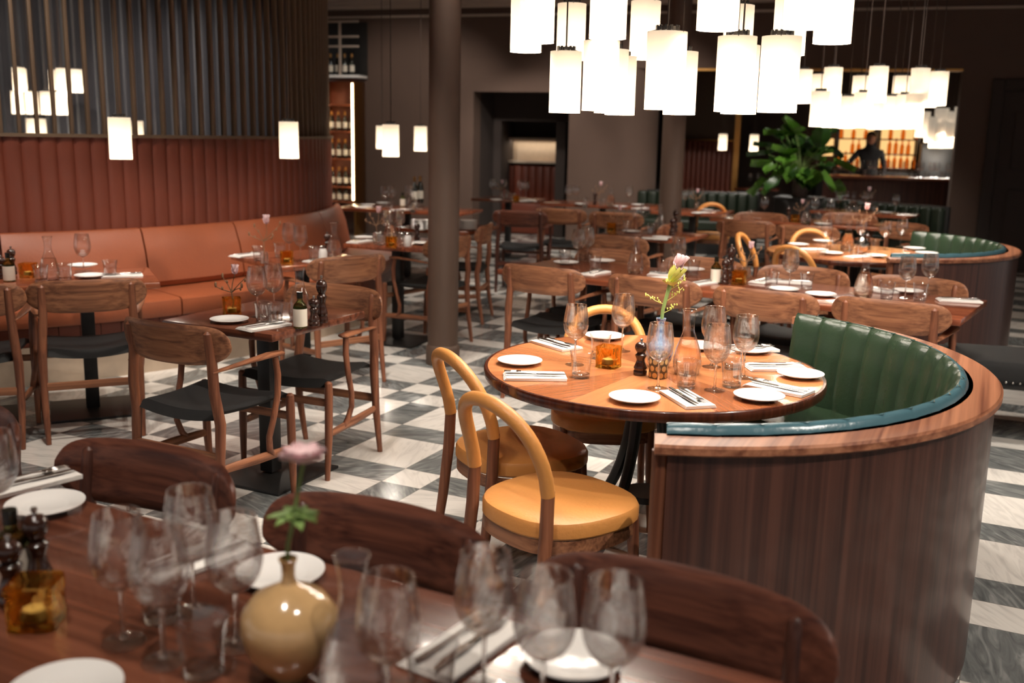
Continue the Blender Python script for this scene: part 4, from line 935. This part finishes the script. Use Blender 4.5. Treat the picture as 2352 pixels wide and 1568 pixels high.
MB().lathe([(0, 0), (.085, 0), (.09, .01), (.1, .18), (.085, .26), (.09, .28), (.08, .28), (.078, .2), (0, .2)], 28).obj('vase', 'pot', pv)
rnd = random.Random(11); stm = MB(); lfs = []
for i in range(64):
    a = rnd.uniform(0, TAU); el = rnd.uniform(-.35, 1.35); ln = rnd.uniform(.16, .5)
    d = Vector((math.cos(a)*math.cos(el), math.sin(a)*math.cos(el), math.sin(el))); base = Vector((0, 0, .27)); tip = base+d*ln+Vector((0, 0, .06))
    stm.tube([base, base*.5+tip*.5+Vector((0, 0, .05)), tip], .004, 5)
    lm = MB(); petal(lm, tip, d+Vector((rnd.uniform(-.6, .6), rnd.uniform(-.6, .6), rnd.uniform(-1.1, .1))), rnd.uniform(.2, .3), rnd.uniform(.085, .14), rnd.uniform(-.2, .6), 6)
    lm.obj('leaf', 'leafg' if i % 3 else 'leafd', pv)
stm.obj('stems', 'stem', pv)
# wine cabinet at the end of the screen
wd_ = -.02
v0, _ = wp(759, 300, wd_); v1, vz1 = wp(838, 190, wd_); zs_ = [wp(800, y, wd_)[1] for y in (463, 426, 363, 301, 241)]
vw = v1-v0; vx = (v0+v1)/2
wc = tag(thing('wine_cabinet', W(vx, -.19, 0), WA), 'tall lit wine cabinet with bottles at the end of the slat screen', 'cabinet')
MB().rbox((0, .16, vz1/2), (vw, .02, vz1), .002).obj('back_panel', 'rust', wc)
for sx in (-1, 1): MB().rbox((sx*(vw/2-.012), 0, vz1/2), (.024, .34, vz1), .002).obj('side_panel', 'brass', wc)
for z in zs_+[.5]: MB().rbox((0, .02, z-.01), (vw-.05, .28, .02), .002).obj('shelf', 'orange', wc)
MB().rbox((0, 0, vz1+.02), (vw, .34, .04), .003).obj('top_panel', 'mill', wc)
for sx in (-1, 1): MB().rbox((sx*(vw/2-.036), -.172, (vz1+.5)/2), (.02, .012, vz1-.55), .002).obj('led_strip', 'led', wc)
MB().rbox((0, 0, .24), (vw-.05, .33, .48), .004).obj('base_cabinet', 'mill', wc)
for r_, z in enumerate(zs_[:4]):
    for i in range(4):
        o = spawn('winebottle', W(vx-vw*.28+vw*.56*i/3, -.21, z), 0, 'wine bottle in the lit cabinet, %s shelf, %s' % (('lowest', 'second', 'third', 'top')[r_], ordn(i, 4)), 'bottle', 'bottles in the wine cabinet'); o.scale = (.92,)*3
dn = tag(thing('display_niche', W(vx+.02, -.17, vz1+.055), WA), 'white framed bottle niche above the wine cabinet', 'shelving')
hz = wp(800, 52, wd_)[1]-vz1-.055
MB().rbox((0, .14, hz/2), (vw+.06, .02, hz), .002).obj('back_panel', 'black', dn)
MB().rbox((0, -.02, .02), (vw+.06, .32, .04), .004).obj('shelf', 'white', dn)
m = MB()
m.rbox((.02, -.14, hz/2), (.03, .03, hz), .003)
for z in (.55*hz, .72*hz, hz-.015): m.rbox((0, -.14, z), (vw+.06, .03, .028), .003)
m.obj('mullions', 'ceil', dn)
for i in range(4):
    o = spawn('winebottle', W(vx-vw*.3+vw*.6*i/3, -.2, vz1+.096), 0, 'bottle in the upper white framed niche, '+ordn(i, 4), 'bottle', 'bottles in the upper niche'); o.scale = (1, 1, 1)
# ------------------------------------------------------------------ table settings
NOUN = dict(wine=('clear stemmed wine glass', 'glass'), wine_far=('clear stemmed wine glass', 'glass'), tumbler=('clear flared water tumbler', 'glass'), tumbler_far=('clear flared water tumbler', 'glass'),
    carafe=('clear carafe of water', 'carafe'), carafe_rose=('carafe of pale pink drink', 'carafe'), carafe_empty=('empty clear glass carafe', 'carafe'), plate=('white side plate', 'plate'), napkin=('folded white napkin', 'napkin'),
    mill=('dark wooden pepper mill', 'pepper mill'), mill_tall=('tall dark wooden pepper mill', 'pepper mill'), mill_short=('short dark wooden mill', 'pepper mill'), cube=('square amber glass candle holder', 'candle holder'),
    bottle=('oil bottle with cream label', 'bottle'), winebottle=('dark wine bottle', 'bottle'), ballvase=('round ochre ceramic vase', 'vase'), bluevase=('blue patterned narrow neck vase', 'vase'), silvervase=('silver narrow neck vase', 'vase'),
    dotpot=('jar printed with circles', 'jar'), salt=('white shaker with metal lid', 'shaker'), budvase=('small clear bud vase', 'vase'), votive=('small votive candle glass', 'candle'),
    anemone=('pink anemone with green ruff', 'flower'), amaryllis=('yellow green amaryllis bud', 'flower'))
for i in range(4): NOUN['magnolia%d' % i] = ('magnolia branch with pink bloom', 'flower')
used = {}
def lay(table, items, cutlery=True):
    """items: (kind, px, py[, extra]) - the foot of each object in the photograph, on the table top"""
    recs = []
    for it in items:
        k, px, py = it[:3]; ex = it[3] if len(it) > 3 else None; z = TZ+.0005
        if k == 'napkin':
            a, b = at(px, py, z), at(ex[0], ex[1], z); c = (a+b)/2; rz = math.atan2(b.y-a.y, b.x-a.x); recs.append((k, c, rz, ex)); continue
        p = at(px, py, z)
        if k.startswith('magnolia') or k in ('anemone', 'amaryllis'): p.z += (ex or .0)
        recs.append((k, p, random.uniform(0, TAU) if k not in ('cube',) and not k.startswith(('magnolia', 'anem', 'amar')) else (R(-8 if ex is None else ex) if k == 'cube' else 0), ex))
    cnt = {}
    for r in recs: cnt.setdefault(NOUN[r[0]][0], []).append(r)
    marks = [(NOUN[r[0]][0], r) for r in recs if len(cnt[NOUN[r[0]][0]]) == 1 and NOUN[r[0]][1] not in ('plate', 'napkin', 'flower')]
    for r in recs:
        k, p, rz, ex = r; noun, cat = NOUN[k]; sibs = sorted(cnt[noun], key=lambda q: scr(q[1])[0]); i = sibs.index(r)
        if len(sibs) == 1: lab = '%s on %s' % (noun, table)
        elif len(sibs) == 2: lab = '%s, %s of two on %s' % (noun, 'left' if i == 0 else 'right', table)
        else: lab = '%s, %s of %s on %s' % (noun, ordn(i, len(sibs)), ['zero', 'one', 'two', 'three', 'four', 'five', 'six', 'seven', 'eight', 'nine', 'ten', 'eleven', 'twelve'][len(sibs)] if len(sibs) < 13 else 'many', table)
        if len(lab.replace('-', ' ').split()) > 15: lab = lab.replace('clear stemmed ', '').replace('clear flared ', '')
        spawn(k, p, rz, lab, cat, {'glass': 'glassware on ', 'plate': 'plates on ', 'napkin': 'napkins on ', 'pepper mill': 'mills on ', 'flower': 'flowers on '}.get(cat, 'condiments and vessels on ')+table)
        if k == 'napkin' and cutlery:
            wh = '' if len(sibs) == 1 else ('%s ' % ('left' if i == 0 else 'right') if len(sibs) == 2 else '%s ' % ordn(i, len(sibs)).replace(' from left', ''))
            for kk, off in (('fork', .018), ('knife', -.016)):
                q = p+Vector((-math.sin(rz)*off, math.cos(rz)*off, .0145)); spawn(kk, q, rz+random.uniform(-.05, .05)+(PI if random.random() < .3 else 0), 'steel %s lying on the %snapkin of %s' % (kk, wh, table.replace('the ', '', 1)), 'cutlery', 'cutlery on '+table)
lay('the near round table', [('plate', 1194, 835), ('plate', 1457, 920), ('plate', 1743, 916), ('plate', 1838, 865), ('plate', 1722, 808), ('plate', 1388, 777), ('plate', 1610, 800),
    ('napkin', 1143, 866, (1312, 868)), ('napkin', 1537, 893, (1622, 946)), ('napkin', 1705, 878, (1876, 912)), ('napkin', 1708, 846, (1852, 846)), ('napkin', 1238, 782, (1318, 806)), ('napkin', 1672, 806, (1768, 803)),
    ('wine', 1320, 838), ('wine', 1428, 806), ('wine', 1511, 893), ('wine', 1634, 843), ('wine', 1641, 897), ('wine', 1707, 868),
    ('tumbler', 1334, 866), ('tumbler', 1378, 822), ('tumbler', 1576, 889), ('tumbler', 1680, 887), ('tumbler', 1682, 846),
    ('carafe_rose', 1577, 858), ('bluevase', 1513, 842), ('amaryllis', 1513, 842, .18), ('dotpot', 1511, 866), ('mill_short', 1470, 860), ('cube', 1397, 842, -30)])
lay('the long table', [('tumbler', 1297, 608), ('wine', 1327, 606), ('wine', 1349, 600), ('tumbler', 1366, 622), ('plate', 1384, 602), ('plate', 1300, 606), ('napkin', 1345, 633, (1388, 624)), ('carafe', 1459, 627),
    ('tumbler', 1522, 632), ('wine', 1556, 628), ('tumbler', 1592, 632), ('plate', 1588, 622), ('plate', 1525, 645), ('napkin', 1500, 630, (1560, 634)), ('napkin', 1590, 655, (1640, 648)), ('bottle', 1643, 650), ('mill', 1664, 652), ('mill_tall', 1676, 640), ('cube', 1697, 652, -20),
    ('budvase', 1714, 640), ('magnolia1', 1714, 640), ('napkin', 1732, 652, (1780, 642)), ('tumbler', 1771, 662), ('wine', 1812, 664), ('tumbler', 1852, 664), ('napkin', 1790, 648, (1850, 652)), ('plate', 1800, 668), ('plate', 1885, 680),
    ('carafe_rose', 1982, 682), ('tumbler', 2036, 686), ('wine', 2078, 684), ('plate', 2085, 672), ('wine', 2130, 676), ('tumbler', 2112, 690), ('napkin', 2160, 690, (2245, 694)), ('napkin', 2000, 665, (2040, 672))])
lay('the foreground table', [('plate', 105, 1168), ('plate', 645, 1326), ('plate', 150, 1600), ('plate', 1318, 1520), ('napkin', 10, 1125, (115, 1100)), ('napkin', 340, 1325, (550, 1255)), ('napkin', 960, 1560, (1160, 1425)),
    ('bottle', 36, 1352), ('mill', 92, 1350), ('mill_short', 30, 1385), ('cube', 86, 1430, 3), ('wine', 285, 1475), ('wine', 377, 1520), ('wine', 446, 1405), ('wine', 545, 1482), ('wine', 893, 1660), ('wine', 1110, 1585), ('wine', 1245, 1650), ('wine', 1400, 1665),
    ('tumbler', 468, 1545), ('tumbler', 372, 1420), ('tumbler', 990, 1610), ('ballvase', 668, 1550), ('anemone', 668, 1550, .18), ('carafe', 812, 1612), ('wine', 0, 1235)])
lay('the small square table', [('cube', 533, 722, 20), ('magnolia3', 533, 722), ('plate', 527, 739), ('wine', 592, 727), ('wine', 630, 719), ('tumbler', 606, 744), ('tumbler', 631, 748), ('carafe', 690, 735), ('bottle', 690, 752), ('mill_short', 722, 747), ('mill_tall', 740, 740), ('napkin', 545, 762, (665, 742))])
lay('the left banquette table', [('bottle', 22, 646), ('mill_short', 5, 640), ('mill', 29, 630), ('cube', 66, 636, 0), ('carafe', 115, 642), ('tumbler', 150, 644), ('wine', 193, 628), ('plate', 190, 613), ('plate', 207, 637), ('tumbler', 254, 636), ('napkin', 248, 636, (312, 634)), ('wine', -20, 640), ('tumbler', 95, 648)])
lay('the middle banquette table', [('napkin', 528, 592, (602, 583)), ('budvase', 607, 604), ('magnolia0', 607, 604), ('tumbler', 594, 598), ('tumbler', 643, 590), ('cube', 659, 605, 10), ('wine', 665, 592), ('wine', 691, 600), ('tumbler', 722, 598), ('salt', 742, 600), ('carafe', 768, 592), ('mill', 752, 586), ('napkin', 700, 604, (770, 596))])
lay('the banquette table by the column', [('napkin', 800, 560, (852, 552)), ('plate', 838, 548), ('budvase', 864, 556), ('magnolia2', 864, 556), ('tumbler', 871, 562), ('cube', 899, 568, 0), ('carafe_rose', 897, 556), ('wine', 888, 549), ('wine', 917, 548), ('tumbler', 926, 562), ('salt', 937, 566), ('mill', 958, 556), ('plate', 968, 561)])
lay('the far round table', [('plate', 1834, 564), ('plate', 1910, 584), ('plate', 2100, 573), ('plate', 2128, 584), ('plate', 1890, 556), ('plate', 2010, 590), ('napkin', 1845, 574, (1885, 574)), ('napkin', 1950, 592, (1998, 590)), ('napkin', 2050, 592, (2110, 590)), ('wine_far', 1895, 570), ('wine_far', 1975, 566), ('wine_far', 2030, 572), ('wine_far', 2068, 566),
    ('tumbler_far', 1915, 572), ('tumbler_far', 1886, 586), ('tumbler_far', 2008, 574), ('carafe_rose', 1945, 576), ('silvervase', 1978, 580), ('magnolia2', 1978, 580, .1), ('tumbler_far', 1960, 590), ('mill_short', 1990, 572)], False)
lay('the square table past the long one', [('plate', 1450, 534), ('plate', 1520, 548), ('napkin', 1480, 548, (1525, 550)), ('wine_far', 1462, 528), ('wine_far', 1480, 522), ('tumbler_far', 1440, 530), ('tumbler_far', 1495, 536), ('carafe', 1515, 530), ('cube', 1404, 532, 0), ('magnolia3', 1418, 532), ('mill', 1543, 540), ('mill_tall', 1550, 532)], False)
lay('the far service table', [('plate', 845, 472), ('plate', 880, 468), ('wine_far', 884, 476), ('wine_far', 900, 474), ('tumbler_far', 896, 482), ('napkin', 900, 484, (940, 482)), ('napkin', 820, 478, (850, 474)), ('wine_far', 940, 472), ('winebottle', 952, 468), ('winebottle', 965, 466), ('carafe', 945, 478), ('tumbler_far', 958, 480), ('votive', 948, 488), ('bottle', 925, 474)], False)
lay('the recess table', [('plate', 1140, 460), ('plate', 1215, 462), ('wine_far', 1132, 452), ('wine_far', 1195, 452), ('wine_far', 1207, 456), ('carafe', 1160, 456), ('tumbler_far', 1178, 460), ('cube', 1185, 464, 0), ('magnolia1', 1150, 454), ('napkin', 1195, 462, (1225, 462))], False)
lay('the far dining table by the pier', [('wine_far', 1305, 468), ('wine_far', 1322, 466), ('plate', 1335, 470), ('tumbler_far', 1345, 472), ('votive', 1343, 478), ('mill', 1366, 470), ('magnolia2', 1375, 468), ('carafe_rose', 1402, 474), ('wine_far', 1444, 470), ('plate', 1425, 476), ('plate', 1465, 472), ('tumbler_far', 1382, 474), ('napkin', 1455, 480, (1485, 478))], False)
lay('the table by the far column', [('wine_far', 1572, 478), ('wine_far', 1585, 474), ('tumbler_far', 1600, 482), ('plate', 1622, 484), ('napkin', 1590, 490, (1630, 488)), ('magnolia3', 1598, 478), ('carafe', 1612, 478)], False)
lay('the far dining table', [('wine_far', 1754, 500), ('plate', 1740, 503), ('tumbler_far', 1725, 502), ('mill', 1810, 508), ('cube', 1826, 510, 0), ('magnolia1', 1836, 508), ('carafe', 1851, 514), ('tumbler_far', 1880, 508), ('wine_far', 1905, 508), ('tumbler_far', 1925, 514), ('wine_far', 1870, 500), ('plate', 1890, 516)], False)
lay('the crowded far table', [('wine_far', 1925, 484), ('wine_far', 1940, 480), ('carafe', 1958, 486), ('tumbler_far', 1970, 488), ('wine_far', 1985, 484), ('carafe_empty', 1998, 486), ('tumbler_far', 1948, 490), ('tumbler_far', 2010, 490), ('plate', 2035, 490), ('wine_far', 2055, 490), ('magnolia2', 1990, 480)], False)
lay('the table in the mirrored bar room', [('wine_far', 1722, 428), ('wine_far', 1740, 426), ('votive', 1735, 432), ('plate', 1752, 432), ('tumbler_far', 1760, 430)], False)
# stacked plates right behind the column
for j, (px, n) in enumerate(((1074, 5), (965, 5))):
    p = at(px, 528, TZ)
    for i in range(n):
        o = spawn('plate', (p.x, p.y, TZ+.0005+i*.0168), 0, 'white plate, %s from the bottom of the %s plate stack by the column' % (ORD[i], 'right' if j == 0 else 'left'), 'plate', 'stacked plates behind the column')
# ------------------------------------------------------------------ lighting: ceiling downlights outside the frame (some added as brighteners), the pendants above, a dim surrounding room
sd = {}
def downlight(x, y, tx, ty, power, size=62, tz=.6, i=[0]):
    o = tag(thing('unseen_ceiling_downlight', (x, y, CEIL-.001)), '', 'lamp', 'ceiling downlights'); i[0] += 1
    o['label'] = 'unseen small black ceiling spotlight, %s above the dining room' % ORD[min(19, i[0]-1)]
    m = MB(); m.lathe([(.05, -.10), (.052, -.10), (.052, 0), (.0, 0)], 20, cap0=False); m.obj('can', 'ringm', o)
    key = (power, size)
    if key not in sd:
        d = bpy.data.lights.new('spot', 'SPOT'); d.energy = power; d.color = (1, .92, .82); d.spot_size = R(size); d.spot_blend = .6; d.shadow_soft_size = .05; sd[key] = d
    l = bpy.data.objects.new('spot', sd[key]); C.objects.link(l); l.location = (x, y, CEIL-.13)
    l.rotation_euler = (Vector((tx, ty, tz))-Vector(l.location)).to_track_quat('-Z', 'Y').to_euler()
for a in DOWN: downlight(*a)
wld = bpy.data.worlds.new('world'); sc.world = wld; wld.use_nodes = True
wld.node_tree.nodes['Background'].inputs[0].default_value = (1, .92, .88, 1); wld.node_tree.nodes['Background'].inputs[1].default_value = WORLD
vs = sc.view_settings; sc.display_settings.display_device = 'sRGB'; vs.view_transform = 'Standard'; vs.look = 'None'; vs.gamma = 1; vs.use_curve_mapping = False; vs.exposure = EXPO
cy = sc.cycles; cy.use_denoising = True; cy.max_bounces = 12; cy.diffuse_bounces = 3; cy.glossy_bounces = 3; cy.transmission_bounces = 10; cy.transparent_max_bounces = 20; cy.use_adaptive_sampling = True; cy.adaptive_threshold = .06; cy.adaptive_min_samples = 16
cy.sample_clamp_indirect = 4; cy.sample_clamp_direct = 0; cy.caustics_reflective = False; cy.caustics_refractive = False; cy.blur_glossy = .5
